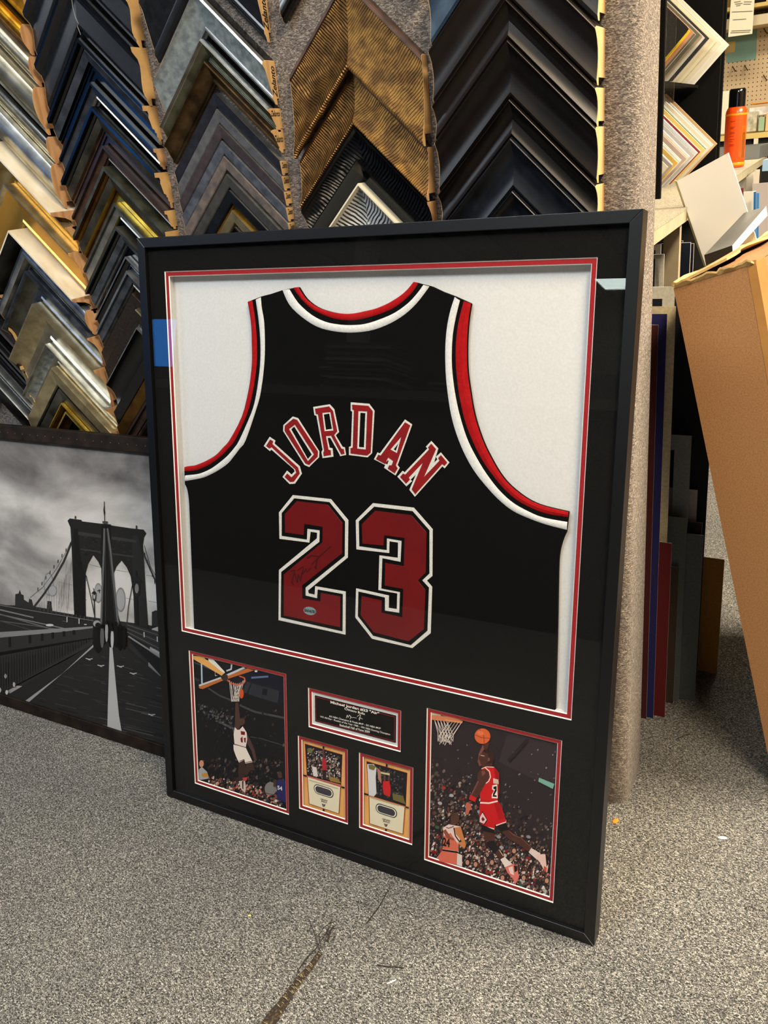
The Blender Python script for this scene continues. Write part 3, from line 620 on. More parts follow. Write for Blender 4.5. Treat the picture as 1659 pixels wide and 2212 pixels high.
thr_r = [(1015,245),(1375,290),(1525,460),(1520,860),(1440,940),(1515,1035),(1500,1425),(1348,1545),(1000,1455),(870,1285),(880,1095),(1080,1140),(1078,1260),(1285,1308),(1295,1025),(1110,990),(1115,765),(1300,798),(1308,518),(1105,490),(1097,592),(888,572),(882,380)]
glyph('numeral', [([two_w], TWWHT, .0006), ([two_b], KNIT, .0010), ([two_r], SATRED, .0015)], *L8, dJ, 'red satin numeral 2')
glyph('numeral', [([thr_w], TWWHT, .0006), ([thr_b], KNIT, .0010), ([thr_r], SATRED, .0015)], *L8, dJ, 'red satin numeral 3')
A = Art(J, dJ - .0017, *L8)
SIG = mat('black_pen_on_satin', (46, 6, 8), .5)
A.line([(170,850),(215,835),(185,960),(205,985)], 9, SIG); A.line([(215,870),(240,960),(250,880),(275,950),(285,860)], 8, SIG)
A.line([(240,840),(300,800),(290,880),(330,820),(335,860),(380,810)], 7, SIG); A.line([(335,720),(380,690),(450,700),(430,760),(425,825),(410,800)], 8, SIG); A.line([(380,780),(470,690),(570,600)], 6, SIG)
o = A.mb.build('signature', JS); tag(o, 'faded black pen signature')
A = Art(J, dJ - .0017, *L8)
A.ell(365, 1243, 64, 40, mat('silver_hologram', (150, 176, 180), .3, .4), 26, True, .2)
def tmap(pl, d, p0, p1, hgt):
    """text box from the baseline start p0 to its end p1 (photo pixels), height in metres"""
    a = pl.hit(p0[0], p0[1], d); b = pl.hit(p1[0], p1[1], d)
    return lambda s, t: pl.W(a[0] + (b[0] - a[0]) * s, a[1] + (b[1] - a[1]) * s + hgt * t, d)
text_on(A.mb, 'BAK46781', tmap(J, A.d - .0003, (590 + 312 / 4.608, 1050 + 1250 / 4.608), (590 + 420 / 4.608, 1050 + 1272 / 4.608), .006), INK, .02)
tag(A.mb.build('hologram_sticker', JS), 'small oval silver sticker with a printed code')

# ------------------------------------------------------------------ colours for the prints
PC = {}
def pc(r, g, b):
    k = 'print_%02x%02x%02x' % (r, g, b)
    if k not in PC: PC[k] = mat(k, (r, g, b), .85, spec=.08)
    return PC[k]
def crowd(A, n, inside, pal, s0, s1, seed):
    rnd = random.Random(seed); A.up()
    for i in range(n):
        x, y = inside(rnd)
        s = s0 + (s1 - s0) * rnd.random()
        if i % 40 == 0: A.up()
        A.ell(x, y, s * (.6 + .5 * rnd.random()), s * (.8 + .8 * rnd.random()), pc(*pal[rnd.randrange(len(pal))]), 6, False, rnd.random())
def printbase(A, r, ma, th=.0006):
    A.mb.prism([rloop(r)], A.pl.W, A.d, A.d + th, ma)
dP = dM + .0048
def widen(r, m=.006): return (r[0] - m, r[1] - m, r[2] + m, r[3] + m)
# --- left photograph
A = Art(J, dP, 5.53, 390, 1380, clip=widen(RI[1]), step=.000018)
P1 = thing('photograph', J.W(*widen(RI[1])[:2], dP), 'left photo in the mat of a player in white dunking under the hoop', 'photo')
printbase(A, widen(RI[1]), pc(16, 17, 22))
A.poly([(560,330),(1260,420),(1260,780),(800,640)], pc(14, 18, 34))
A.poly([(790,510),(840,520),(790,650),(740,640)], pc(44, 46, 54)); A.poly([(850,530),(1180,620),(1160,770),(810,660)], pc(40, 42, 50)); A.poly([(985,590),(1040,600),(1030,680),(970,665)], pc(16, 16, 20))
A.line([(845,465),(1048,450)], 22, pc(86, 110, 140)); A.ell(902, 385, 18, 14, pc(230, 230, 230), 8, True)
A.line([(330,590),(470,680),(610,735)], 20, pc(62, 64, 66)); A.line([(705,790),(880,870),(1240,945)], 24, pc(66, 66, 68)); A.line([(455,990),(640,1075)], 26, pc(74, 74, 74)); A.line([(830,1170),(960,1190),(1250,1280)], 8, pc(70, 70, 70))
A.line([(160,280),(500,420)], 14, pc(56, 66, 84)); A.line([(250,290),(256,535)], 16, pc(190, 204, 216)); A.line([(165,470),(220,500)], 30, pc(48, 52, 60))
A.poly([(400,270),(415,275),(410,430),(440,440),(415,445)], pc(200, 205, 210)); A.poly([(600,300),(620,305),(612,370),(550,392),(545,375),(598,355)], pc(188, 196, 204))
A.poly([(140,200),(270,215),(530,405),(490,440),(150,240)], pc(226, 168, 92)); A.poly([(265,212),(390,245),(525,390),(530,410),(500,400),(300,235)], pc(226, 222, 210)); A.poly([(280,225),(330,235),(335,262),(300,245)], pc(30, 30, 30))
A.poly([(215,550),(480,455),(750,335),(775,352),(490,480),(228,572)], pc(196, 200, 200)); A.poly([(215,572),(480,475),(800,350),(880,375),(500,500),(265,600),(228,592)], pc(186, 104, 52)); A.poly([(470,445),(560,425),(575,520),(500,490)], pc(52, 44, 40))
rnd = random.Random(3); A.up()
for i in range(9):
    t = i / 8; A.line([(585 + 185 * t, 520 + 60 * math.sin(t * 3) - 60 * t), (610 + 100 * ((t * 1.7) % 1), 750)], 5, pc(226, 214, 204), False)
    A.line([(770 - 185 * t, 490 + 40 * math.sin(t * 3)), (612 + 100 * ((t * 2.3) % 1), 745)], 5, pc(214, 200, 190), False)
A.line([(560,490),(600,530),(680,548),(750,535),(774,505),(760,465),(700,445)], 13, pc(222, 90, 50))
A.ell(728, 655, 26, 58, pc(206, 84, 38), 16, True)
SK = pc(76, 52, 44); SK2 = pc(84, 56, 46)
crowd(A, 420, lambda q: (q.uniform(190, 1240), q.uniform(1440, 2010) if q.random() < .8 else q.uniform(800, 1300)), [(30,28,28),(52,40,36),(24,24,34),(90,80,76),(60,34,30)], 8, 20, 5)
crowd(A, 330, lambda q: (lambda x: (x, q.uniform(1580 + x * .2, 1750 + x * .22)))(q.uniform(330, 1240)), [(180,150,130),(120,84,70),(50,60,70),(150,60,50),(214,206,196),(60,40,36),(196,120,90),(36,34,40)], 8, 18, 6)
crowd(A, 90, lambda q: (lambda x: (x, q.uniform(650 + x * .45, 800 + x * .45)))(q.uniform(200, 620)), [(70,70,72),(44,44,46),(96,94,92)], 6, 14, 9)
A.poly([(655,765),(690,762),(702,880),(722,1030),(690,1088),(648,1060),(652,900)], SK); A.ell(735, 990, 34, 46, SK, 14, True, .3); A.ell(722, 975, 12, 20, SK2, 8, True)
A.poly([(775,1110),(830,1200),(885,1330),(912,1455),(878,1450),(845,1330),(785,1240)], SK)
A.poly([(648,1055),(680,1088),(705,1085),(742,1045),(790,1120),(796,1200),(778,1298),(645,1260),(634,1140)], pc(232, 214, 206)); A.poly([(718,1100),(770,1110),(768,1150),(722,1145)], pc(120, 30, 34)); A.poly([(715,1190),(740,1165),(745,1240),(722,1235)], pc(110, 24, 30)); A.poly([(755,1185),(780,1180),(778,1240),(762,1236)], pc(110, 24, 30))
A.poly([(632,1262),(778,1298),(800,1345),(862,1472),(775,1490),(762,1445),(698,1478),(665,1410),(634,1325)], pc(236, 222, 210)); A.line([(645,1258),(778,1298)], 8, pc(90, 30, 34)); A.line([(700,1465),(762,1440)], 8, pc(110, 30, 34)); A.line([(775,1478),(860,1462)], 8, pc(110, 30, 34))
A.poly([(695,1480),(765,1452),(778,1590),(755,1700),(702,1712),(690,1600)], pc(56, 38, 34)); A.poly([(785,1495),(858,1478),(892,1572),(830,1570),(790,1640),(760,1610)], pc(62, 42, 38))
A.poly([(695,1700),(770,1690),(782,1795),(770,1840),(725,1800)], pc(214, 190, 180)); A.poly([(740,1660),(800,1650),(790,1690),(750,1700)], pc(190, 60, 60)); A.poly([(735,1700),(752,1698),(750,1800),(738,1790)], pc(30, 22, 22))
A.ell(250, 1492, 27, 42, pc(214, 140, 110), 14, True); A.poly([(218,1560),(255,1530),(318,1590),(338,1660),(300,1690),(214,1700)], pc(168, 166, 168)); A.poly([(250,1610),(320,1600),(330,1650),(260,1650)], pc(196, 140, 50)); A.poly([(214,1690),(330,1670),(335,1790),(214,1760)], pc(30, 28, 30))
A.ell(1075, 1790, 70, 80, pc(128, 124, 118), 24, True); A.poly([(1020,1840),(1110,1858),(1108,1864),(1020,1848)], pc(60, 58, 56))
A.ell(1186, 1625, 27, 42, SK, 12, True); A.poly([(1140,1700),(1180,1675),(1270,1700),(1270,1960),(1155,1925)], pc(40, 40, 92)); A.poly([(1110,1690),(1145,1680),(1135,1780),(1108,1760)], SK)
text_on(A.mb, '54', tmap(J, A.d - .0004, (390 + 1158 / 5.53, 1380 + 1800 / 5.53), (390 + 1215 / 5.53, 1380 + 1815 / 5.53), .0085), pc(220, 216, 214), .03)
tag(A.mb.build('print', P1), None)
# --- right photograph
A = Art(J, dP, 4.809, 890, 1500, clip=widen(RI[5]), step=.000018)
P2 = thing('photograph', J.W(*widen(RI[5])[:2], dP), 'right photo in the mat of a player in red leaping with the ball', 'photo')
printbase(A, widen(RI[5]), pc(44, 36, 40))
A.poly([(1000,380),(1520,500),(1520,1000),(900,700)], pc(54, 44, 50))
def below(q):
    while True:
        x = q.uniform(170, 1510); y = q.uniform(560, 2120)
        if y > 560 + (x - 180) * .62 + q.random() ** 2 * 300: return x, y
PALC = [(34,28,30),(60,48,46),(96,78,70),(150,110,92),(176,150,132),(206,200,194),(62,70,90),(130,40,40),(80,60,54),(60,46,44),(130,100,84),(46,40,44),(110,100,96)]
crowd(A, 1000, below, [(40,32,34),(58,44,42),(30,26,30),(84,68,62),(110,92,84)], 8, 20, 21)
def below2(q):
    while True:
        x = q.uniform(170, 1510); y = q.uniform(900, 2120)
        if y > 900 + max(0, (x - 500)) * .75 + q.random() ** 2 * 260: return x, y
crowd(A, 1500, below2, PALC, 6, 15, 22)
crowd(A, 60, lambda q: (q.uniform(400, 1500), q.uniform(480, 1500)), [(120,120,124),(90,86,90)], 5, 11, 24)
def below3(q):
    while True:
        x = q.uniform(175, 1500); y = q.uniform(1450, 2120)
        if y > 1450 + max(0, (x - 700)) * .55: return x, y
crowd(A, 800, below3, [(226,214,206),(200,150,128),(176,120,96),(150,40,40),(90,70,64),(46,38,40),(210,200,196),(120,84,70)], 6, 14, 41)
for i, (x, y, c) in enumerate([(330,970,(200,60,40)),(410,1050,(210,210,214)),(290,1130,(214,214,214)),(700,1220,(190,190,210)),(850,1960,(200,40,44)),(820,1850,(206,50,50)),(1150,1940,(220,220,214)),(1380,2040,(226,220,206)),(1210,1480,(170,176,180)),(900,1480,(180,180,190)),(230,1640,(170,30,40)),(260,1380,(70,120,90)),(1060,1700,(190,130,110)),(1130,1980,(60,110,100)),(930,1590,(206,204,210)),(1210,1700,(180,50,50))]): A.ell(x, y, 24, 17, pc(*[int(q * .8) for q in c]), 10, True, .3)
for x, y in [(575,1740),(660,1760),(940,1900),(1160,1900),(830,1740),(1400,1930),(1060,1620)]:
    A.ell(x, y, 30, 36, pc(60, 40, 36), 10, True); A.ell(x, y + 6, 20, 26, pc(196, 140, 116), 10, True)
A.poly([(1320,865),(1480,930),(1462,982),(1312,905)], pc(120, 170, 154)); A.line([(1000,690),(1200,470)], 40, pc(40, 32, 36))
A.poly([(195,215),(400,232),(528,278),(520,302),(430,290),(195,262)], pc(206, 124, 84)); A.poly([(195,190),(300,205),(300,222),(195,215)], pc(190, 180, 160)); A.line([(345,265),(520,290)], 6, pc(230, 170, 90)); A.up()
for i in range(10):
    t = i / 9; x0 = 235 + 280 * t; A.line([(x0, 268 + 20 * t), (270 + 150 * ((t * 1.9) % 1), 400 + 60 * t), (270 + 155 * t, 480 + 55 * ((t * 2) % 1))], 6, pc(230, 216, 206), False)
    A.line([(515 - 280 * t, 288 - 20 * t), (430 - 150 * ((t * 1.9) % 1), 410), (425 - 155 * t, 490 + 45 * ((t * 3) % 1))], 6, pc(214, 196, 186), False)
SKN = pc(78, 46, 40); SKH = pc(120, 74, 62); SKD = pc(54, 32, 30)
A.poly([(735,520),(758,560),(722,610),(708,700),(730,740),(700,745),(682,700),(692,620)], SKH); A.poly([(745,508),(800,500),(792,548),(770,580),(745,560)], SKN)
A.ell(732, 434, 82, 80, pc(214, 98, 52), 30, True, .2); A.line([(655,420),(720,450),(808,455)], 5, pc(120, 44, 26)); A.line([(700,360),(745,430),(750,510)], 5, pc(120, 44, 26)); A.ell(712, 402, 34, 22, pc(226, 120, 74), 14, True, .3)
A.poly([(712,740),(760,700),(835,700),(835,755),(800,790),(740,770)], SKN); A.ell(790, 652, 68, 76, SKD, 22, True, .2); A.poly([(700,640),(735,590),(790,620),(800,690),(760,730),(712,720),(700,680),(690,665)], SKN); A.ell(797, 676, 13, 20, SKH, 8, True); A.line([(712,632),(752,640)], 7, pc(210, 180, 170)); A.line([(706,690),(735,692)], 5, SKD)
A.poly([(718,775),(760,748),(852,752),(905,818),(905,1000),(888,1098),(710,1098),(704,1040),(740,930),(800,850)], pc(206, 26, 30)); A.poly([(850,760),(905,818),(905,1000),(890,1095),(870,900)], pc(160, 16, 22))
A.line([(760,760),(805,800),(815,860),(795,905),(765,925)], 9, pc(240, 226, 214)); A.line([(722,772),(775,752),(850,756)], 7, pc(236, 220, 210))
A.poly([(702,790),(765,775),(800,820),(802,870),(765,925),(722,1000),(672,1080),(606,1060),(640,970),(682,885),(680,830)], SKN); A.poly([(720,800),(750,790),(765,820),(730,850)], SKH); A.line([(690,900),(640,1000),(612,1050)], 12, SKH)
A.poly([(603,1040),(672,1076),(655,1118),(592,1090)], pc(206, 30, 34)); A.poly([(570,1118),(612,1140),(620,1190),(600,1205),(575,1255),(552,1235),(560,1180),(556,1150)], pc(190, 100, 80))
A.poly([(835,945),(885,935),(890,1080),(828,1078),(830,1040),(852,1000),(832,985)], pc(240, 232, 220)); A.poly([(845,960),(878,952),(880,1000),(856,1045),(880,1050),(880,1066),(838,1062),(842,1030),(864,985),(846,985)], pc(24, 18, 20))
for i in range(4): A.line([(848 + i * 14, 872 + i * 4), (852 + i * 14, 925 + i * 2)], 9, pc(240, 226, 210))
A.poly([(705,1130),(715,1100),(888,1096),(932,1170),(978,1322),(876,1372),(862,1340),(855,1412),(770,1382),(698,1335)], pc(204, 20, 30)); A.poly([(850,1120),(890,1110),(932,1175),(960,1290),(900,1300)], pc(176, 12, 22)); A.line([(708,1125),(800,1130),(890,1108)], 15, pc(240, 228, 218))
A.line([(740,1370),(855,1398)], 10, pc(240, 226, 216)); A.line([(872,1362),(978,1325)], 10, pc(240, 226, 216)); A.poly([(732,1212),(785,1305),(752,1360),(742,1345),(700,1340),(698,1290)], pc(40, 16, 22)); A.poly([(732,1228),(776,1302),(748,1345),(702,1325),(704,1280)], pc(236, 196, 196)); A.poly([(735,1270),(758,1300),(735,1320),(720,1295)], pc(110, 20, 30))
A.poly([(715,1345),(855,1408),(850,1442),(735,1418)], pc(26, 22, 24)); A.poly([(880,1372),(980,1345),(1008,1412),(925,1425)], pc(26, 22, 24))
A.poly([(930,1425),(1005,1408),(1050,1460),(1130,1490),(1240,1590),(1218,1640),(1110,1560),(1000,1500)], SKN); A.line([(1010,1420),(1060,1462),(1140,1495),(1238,1590)], 8, SKH); A.poly([(1238,1595),(1335,1652),(1295,1715),(1212,1640)], pc(232, 210, 200)); A.poly([(1300,1660),(1400,1660),(1420,1740),(1405,1850),(1375,1830),(1325,1740),(1285,1700)], pc(236, 200, 190)); A.poly([(1385,1660),(1410,1662),(1418,1760),(1398,1790)], pc(30, 20, 22)); A.poly([(1370,1780),(1400,1800),(1398,1850),(1370,1830)], pc(206, 80, 60))
A.poly([(735,1420),(852,1445),(862,1515),(800,1532),(758,1505)], SKN); A.poly([(772,1530),(850,1518),(905,1605),(862,1665),(790,1580)], pc(24, 22, 26)); A.poly([(858,1650),(912,1608),(952,1680),(918,1712)], SKN); A.line([(905,1612),(948,1680)], 7, pc(220, 180, 160))
A.poly([(918,1715),(962,1688),(1045,1765),(985,1825)], pc(238, 222, 214)); A.poly([(965,1795),(1050,1760),(1090,1780),(1112,1900),(1072,1975),(1045,1910),(990,1850)], pc(230, 120, 110)); A.poly([(1058,1775),(1090,1782),(1095,1830),(1066,1850)], pc(26, 20, 22)); A.poly([(1000,1800),(1045,1785),(1060,1880),(1020,1860)], pc(238, 214, 206))
A.ell(444, 1290, 46, 64, pc(84, 54, 44), 16, True); A.poly([(400,1330),(450,1340),(440,1380),(385,1370)], pc(90, 58, 46)); A.poly([(322,1385),(380,1350),(505,1372),(525,1440),(480,1560),(484,1640),(318,1612),(330,1500)], pc(234, 208, 200)); A.poly([(330,1470),(400,1440),(480,1560),(482,1630),(320,1605)], pc(220, 110, 84)); A.line([(435,1385),(450,1470),(500,1540)], 12, pc(30, 22, 24)); A.line([(355,1380),(380,1392),(435,1370)], 8, pc(30, 22, 24))
A.poly([(440,1385),(505,1375),(562,1560),(545,1605),(470,1540),(520,1530),(455,1450)], pc(206, 130, 76)); A.poly([(320,1420),(350,1400),(400,1480),(440,1500),(430,1520),(360,1490)], pc(150, 80, 60))
text_on(A.mb, '24', tmap(J, A.d - .0004, (890 + 320 / 4.809, 1500 + 1572 / 4.809), (890 + 392 / 4.809, 1500 + 1590 / 4.809), .016), pc(30, 20, 24), .04)
A.up(8); A.poly([(318,1608),(478,1632),(470,1650),(315,1628)], pc(30, 20, 20)); A.poly([(310,1625),(475,1650),(465,1770),(290,1735),(262,1690)], pc(222, 110, 88)); A.poly([(470,1650),(520,1670),(520,1790),(465,1770)], pc(230, 214, 206))
A.mb.build('print', P2)

# --- trading cards
def card(rw, zpts, lab, seed, alt):
    r = widen(rw, .004); C_ = thing('trading_card', J.W(r[0], r[1], dP), lab, 'trading card')
    A = Art(J, dP, 5.978, 630, 1470, clip=r, step=.00006); A.mb.prism([rloop(r)], J.W, A.d, A.d + .0008, mat('card_wood_grain', (238, 178, 100), .45, noise=60, rgb2=(228, 158, 84), stretch=(1, 1, .15)))
    pt, pw = zpts; A.poly(pt, pc(120, 20, 24)); c = [sum(p[i] for p in pt) / 4 for i in (0, 1)]
    inn_ = [(c[0] + (p[0] - c[0]) * .97, c[1] + (p[1] - c[1]) * .97) for p in pt]; A.poly(inn_, pc(30, 28, 34))
    x0, x1 = inn_[0][0] + 30, inn_[2][0] - 10; sl = (inn_[1][1] - inn_[0][1]) / (inn_[1][0] - inn_[0][0])
    crowd(A, 420, lambda q: (lambda x: (x, inn_[0][1] + (x - inn_[0][0]) * sl + q.uniform(25, 375)))(q.uniform(x0, x1)), alt[0], 6, 14, seed)
    for f in alt[1]: A.poly(f[0], pc(*f[1]))
    A.poly(pw, pc(150, 24, 28)); c = [sum(p[i] for p in pw) / 4 for i in (0, 1)]
    A.poly([(c[0] + (p[0] - c[0]) * .965, c[1] + (p[1] - c[1]) * .975) for p in pw], pc(232, 222, 192))
    A.mb.build('print', C_); return C_, A
c1 = card(RI[3], ([(170,815),(657,957),(640,1362),(195,1228)], [(200,1240),(634,1372),(612,1722),(222,1592)]), 'left trading card in the mat with a red player mid-air in a busy crowd', 31,
  ([(190,186,184),(120,116,120),(60,50,56),(40,36,42),(120,84,70),(150,120,104),(210,200,190)], [([(400,1000),(440,1010),(450,1080),(452,1160),(395,1150),(390,1060)], (176,40,54)), ([(395,880),(420,890),(430,1000),(400,1000)], (90,60,60)), ([(395,1160),(450,1165),(440,1280),(400,1270)], (50,34,40)), ([(265,1110),(320,1120),(340,1240),(280,1235)], (222,214,210)), ([(200,880),(250,870),(280,900),(255,940),(205,925)], (110,110,66)), ([(200,1228),(635,1345),(635,1365),(200,1240)], (210,110,100)), ([(470,1230),(600,1270),(640,1330),(500,1300)], (150,120,60))]))
c2 = card(RI[4], ([(965,1040),(1495,1193),(1475,1628),(990,1482)], [(995,1492),(1466,1630),(1440,1985),(1003,1848)]), 'right trading card in the mat with a red player beside a large white figure', 32,
  ([(34,34,40),(24,24,30),(60,58,60),(90,84,84)], [([(975,1080),(1060,1080),(1095,1130),(1085,1250),(1095,1460),(1060,1500),(995,1480)], (214,214,216)), ([(1100,1120),(1150,1170),(1160,1330),(1120,1280)], (176,120,100)), ([(1180,1300),(1260,1300),(1280,1400),(1270,1500),(1190,1470),(1175,1380)], (204,34,40)), ([(1185,1160),(1210,1160),(1215,1300),(1190,1300)], (96,66,60)), ([(1250,1190),(1272,1195),(1262,1300),(1245,1300)], (96,66,60)), ([(1150,1180),(1265,1200),(1265,1225),(1150,1200)], (206,200,150)), ([(990,1090),(1040,1085),(1090,1110),(1060,1160),(1000,1140)], (120,112,60)), ([(1300,1460),(1440,1490),(1470,1600),(1310,1540)], (110,100,56))]))
for (C_, A), cx_, cy_, mk, t1, lg in ((c1, 412, 1427, [[(400,848),(420,852),(420,884),(400,880)], [(402,1655),(424,1662),(424,1690),(402,1684)], [(148,1212),(196,1226),(196,1246),(148,1230)], [(640,1362),(684,1376),(684,1396),(640,1384)]], (372,1535,462,1560), (412,1605)),
                               (c2, 1222, 1680, [[(1216,1078),(1238,1084),(1238,1118),(1216,1112)], [(1205,1915),(1228,1922),(1228,1952),(1205,1946)], [(935,1450),(990,1466),(990,1486),(935,1470)], [(1470,1622),(1512,1635),(1512,1655),(1470,1642)]], (1170,1792,1272,1820), (1215,1862))):
    B = Art(J, A.d - .0001, 5.978, 630, 1470, clip=A.clip, step=.00008)
    for q in mk: B.poly(q, pc(26, 22, 22))
    cu, cv = B.pt((cx_, cy_))
    def pill(w, h, rr, ma, d):
        pts = []
        for sx, sy, a0 in ((1, 1, 0), (-1, 1, PI / 2), (-1, -1, PI), (1, -1, 1.5 * PI)):
            for k in range(7): a = a0 + PI / 2 * k / 6; pts.append((cu + sx * (w / 2 - rr) + rr * math.cos(a), cv + sy * (h / 2 - rr) + rr * math.sin(a)))
        m_ = MB(); m_.prism([pts], J.W, d, d + .0003, ma); return m_
    o1 = pill(.0415, .0185, .0088, pc(24, 22, 26), B.d - .0001).build('swatch_window', C_); tag(o1, 'oval black and white window')
    pill(.0385, .0158, .0075, pc(240, 234, 214), B.d - .0003).build('window_ring', o1)
    tag(pill(.0345, .0128, .0062, mat('dark_plum_cloth', (62, 54, 66), .9, noise=900, rgb2=(48, 42, 52), bump=(1200, .4, .0005)), B.d - .0005).build('cloth_swatch', o1), 'dark plum cloth swatch')
    B.up(2)
    hh = .0028
    text_on(B.mb, 'CHICAGO', tmap(J, B.d, (630 + t1[0] / 5.978, 1470 + t1[1] / 5.978 + .5), (630 + t1[2] / 5.978, 1470 + t1[3] / 5.978 + .5), hh), pc(60, 50, 46), .02)
    text_on(B.mb, 'BULLS', tmap(J, B.d, (630 + (t1[0] + 12) / 5.978, 1470 + (t1[1] + 26) / 5.978 + .5), (630 + (t1[2] - 8) / 5.978, 1470 + (t1[3] + 22) / 5.978 + .5), hh), pc(60, 50, 46), .02)
    lx, ly = lg; K = pc(70, 58, 52)
    B.poly([(lx - 22, ly - 22), (lx - 12, ly - 10), (lx + 14, ly - 4), (lx + 24, ly - 12), (lx + 20, ly + 4), (lx + 8, ly + 26), (lx - 8, ly + 22), (lx - 18, ly)], K, [[(lx - 6, ly), (lx + 6, ly + 3), (lx + 2, ly + 14), (lx - 4, ly + 12)]])
    ta = (t1[0] - 155, t1[1] - 262) if C_ is c1[0] else (t1[0] - 165, t1[1] - 296)
    B.line([(ta[0] + 8, ta[1] + 12), (ta[0] + 380, ta[1] + 122)], 5, pc(170, 150, 120))
    B.mb.build('printed_text', C_)
# --- name plaque
r = widen(RI[2], .004)
PL = thing('name_plaque', J.W(r[0], r[1], dP), 'small black engraved plaque with white lettering below the jersey', 'plaque')
m_ = MB(); dP = dM + .0034; m_.prism([rloop(r)], J.W, dP, dP + .0006, WHITEB); tag(m_.build('mount', PL), 'white mount')
pr = J.rect([(680.2, 1501.8), (855, 1547.3), (854.2, 1604.3), (680.2, 1557.8)], dP - .0015)
m_ = MB(); m_.prism([rloop(pr)], J.W, dP - .0015, dP, mat('plaque_black', (6, 5, 5), .8, spec=.1)); PB = m_.build('plate', PL, bevel=.0003)
m_ = MB(); m_.prism([rloop(pr, .0018), rloop(pr, .0026)], J.W, dP - .00165, None, pc(150, 24, 34)); m_.build('border_line', PB)
m_ = MB(); WT = pc(232, 228, 220); Z5 = lambda x, y: (630 + x / 5.978, 1470 + y / 5.978)
for tx, p0, p1, hh, bo in [('Michael Jordan #23 "Air"', (502, 305), (1130, 455), .0064, .03), ('Chicago Bulls', (682, 385), (945, 455), .0054, .02),
    ('6X NBA Champion & Finals MVP - 5X NBA MVP', (485, 478), (1150, 640), .0044, .012), ('14X All-Star - Rookie of the Year 1985 - 10X NBA Scoring Champion', (370, 482), (1272, 716), .0044, .01), ('Basketball Hall of Fame 2009', (620, 588), (1008, 682), .0044, .012)]:
    text_on(m_, tx, tmap(J, dP - .0019, Z5(*p0), Z5(*p1), hh), WT, bo)
m_.build('lettering', PB)
A = Art(J, dP - .0018, 5.978, 630, 1470, step=.00005)
A.line([(705,485),(718,445),(728,480),(745,445),(765,470),(752,500),(770,465)], 5, WT); A.line([(770,480),(800,476),(840,486)], 4, WT); A.line([(845,465),(880,440),(893,452),(870,490),(875,515),(885,480),(918,500)], 5, WT)
A.mb.build('engraved_signature', PB)

# ================================================================== bridge picture
BL_ = math.atan(.16 / .66)
Bp = Lean((0, .09, 0.001), BL_)
bu0, bu1, bH = -.80, .19, .683
BRF = mat('dark_bronzed_rail', (42, 31, 23), .6, .1, spec=.25, noise=30, rgb2=(20, 15, 12), detail=8, bump=(50, .3, .002))
BT = thing('bridge_picture', (0, .09, 0.001), 'framed black and white photograph of a stone bridge, left of the jersey frame', 'picture frame')
bw = .031
o_ = [(bu0, 0), (bu1, 0), (bu1, bH), (bu0, bH)]; i_ = [(bu0 + bw, bw - .004), (bu1 - bw, bw - .004), (bu1 - bw, bH - bw), (bu0 + bw, bH - bw)]
for i in range(4):
    j = (i + 1) % 4; m_ = MB(); a, b, c, d = o_[i], o_[j], i_[j], i_[i]
    m_.prism([[a, b, c, d]], Bp.W, 0, .026, BRF); R_ = m_.build('frame_rail', BT, bevel=.0015)
    if i == 2:
        k = 0; u = bu0 + .02
        while u < bu1 - .02:
            m_ = MB(); p = Bp.W(u, bH - bw * .52, -.0006); rr = .0022
            vs = [p]; 
            for t in range(8): q = Bp.W(u + rr * math.cos(t * PI / 4), bH - bw * .52 + rr * math.sin(t * PI / 4), .0004); vs.append(q)
            m_.add(vs, [(0, 1 + t, 1 + (t + 1) % 8) for t in range(8)], mat('nail_head', (160, 150, 140), .35, .9)); m_.build('nail', R_, smooth=60); u += .0245
dB = .010
def cloud_mat():
    m = bpy.data.materials.new('storm_cloud_print'); m.use_nodes = True; nt = m.node_tree; N = nt.nodes; Lk = nt.links; b = N['Principled BSDF']; b.inputs['Roughness'].default_value = .8; b.inputs['Specular IOR Level'].default_value = .1
    tc = N.new('ShaderNodeTexCoord'); mp = N.new('ShaderNodeMapping'); mp.inputs['Scale'].default_value = (1.0, 1, 2.2); mp.inputs['Rotation'].default_value = (0, -.35, 0); mp.inputs['Location'].default_value = (.7, 0, .2)
    Lk.new(tc.outputs['Object'], mp.inputs[0]); n = N.new('ShaderNodeTexNoise'); n.inputs['Scale'].default_value = 3.2; n.inputs['Detail'].default_value = 5; n.inputs['Distortion'].default_value = .35; Lk.new(mp.outputs[0], n.inputs['Vector'])
    sx = N.new('ShaderNodeSeparateXYZ'); Lk.new(tc.outputs['Object'], sx.inputs[0])
    # printed cloud bands: a heavy dark bank in the upper sky, paler towards the horizon
    a = N.new('ShaderNodeMapRange'); a.inputs['From Min'].default_value = .50; a.inputs['From Max'].default_value = .66; a.inputs['To Min'].default_value = .06; a.inputs['To Max'].default_value = -.16; Lk.new(sx.outputs[2], a.inputs[0])
    s = N.new('ShaderNodeMath'); s.operation = 'ADD'; Lk.new(n.outputs[0], s.inputs[0]); Lk.new(a.outputs[0], s.inputs[1])
    r = N.new('ShaderNodeValToRGB'); e = r.color_ramp.elements; e[0].position = .3; e[0].color = lin((86, 82, 82)); e[1].position = .66; e[1].color = lin((206, 202, 198)); q = e.new(.48); q.color = lin((150, 146, 144))
    Lk.new(s.outputs[0], r.inputs[0]); Lk.new(r.outputs[0], b.inputs['Base Color']); return m
pr_ = (bu0 + bw - .004, bw - .008, bu1 - bw + .004, bH - bw + .004)
A = Art(Bp, dB, 4.1475, 0, 900, clip=pr_, step=.00004)
A.mb.prism([rloop(pr_)], Bp.W, dB, dB + .003, cloud_mat())
g = lambda v: pc(v, v - 1, v - 1)
def pl_(pts, v, holes=()): A.poly(pts, g(v), holes)
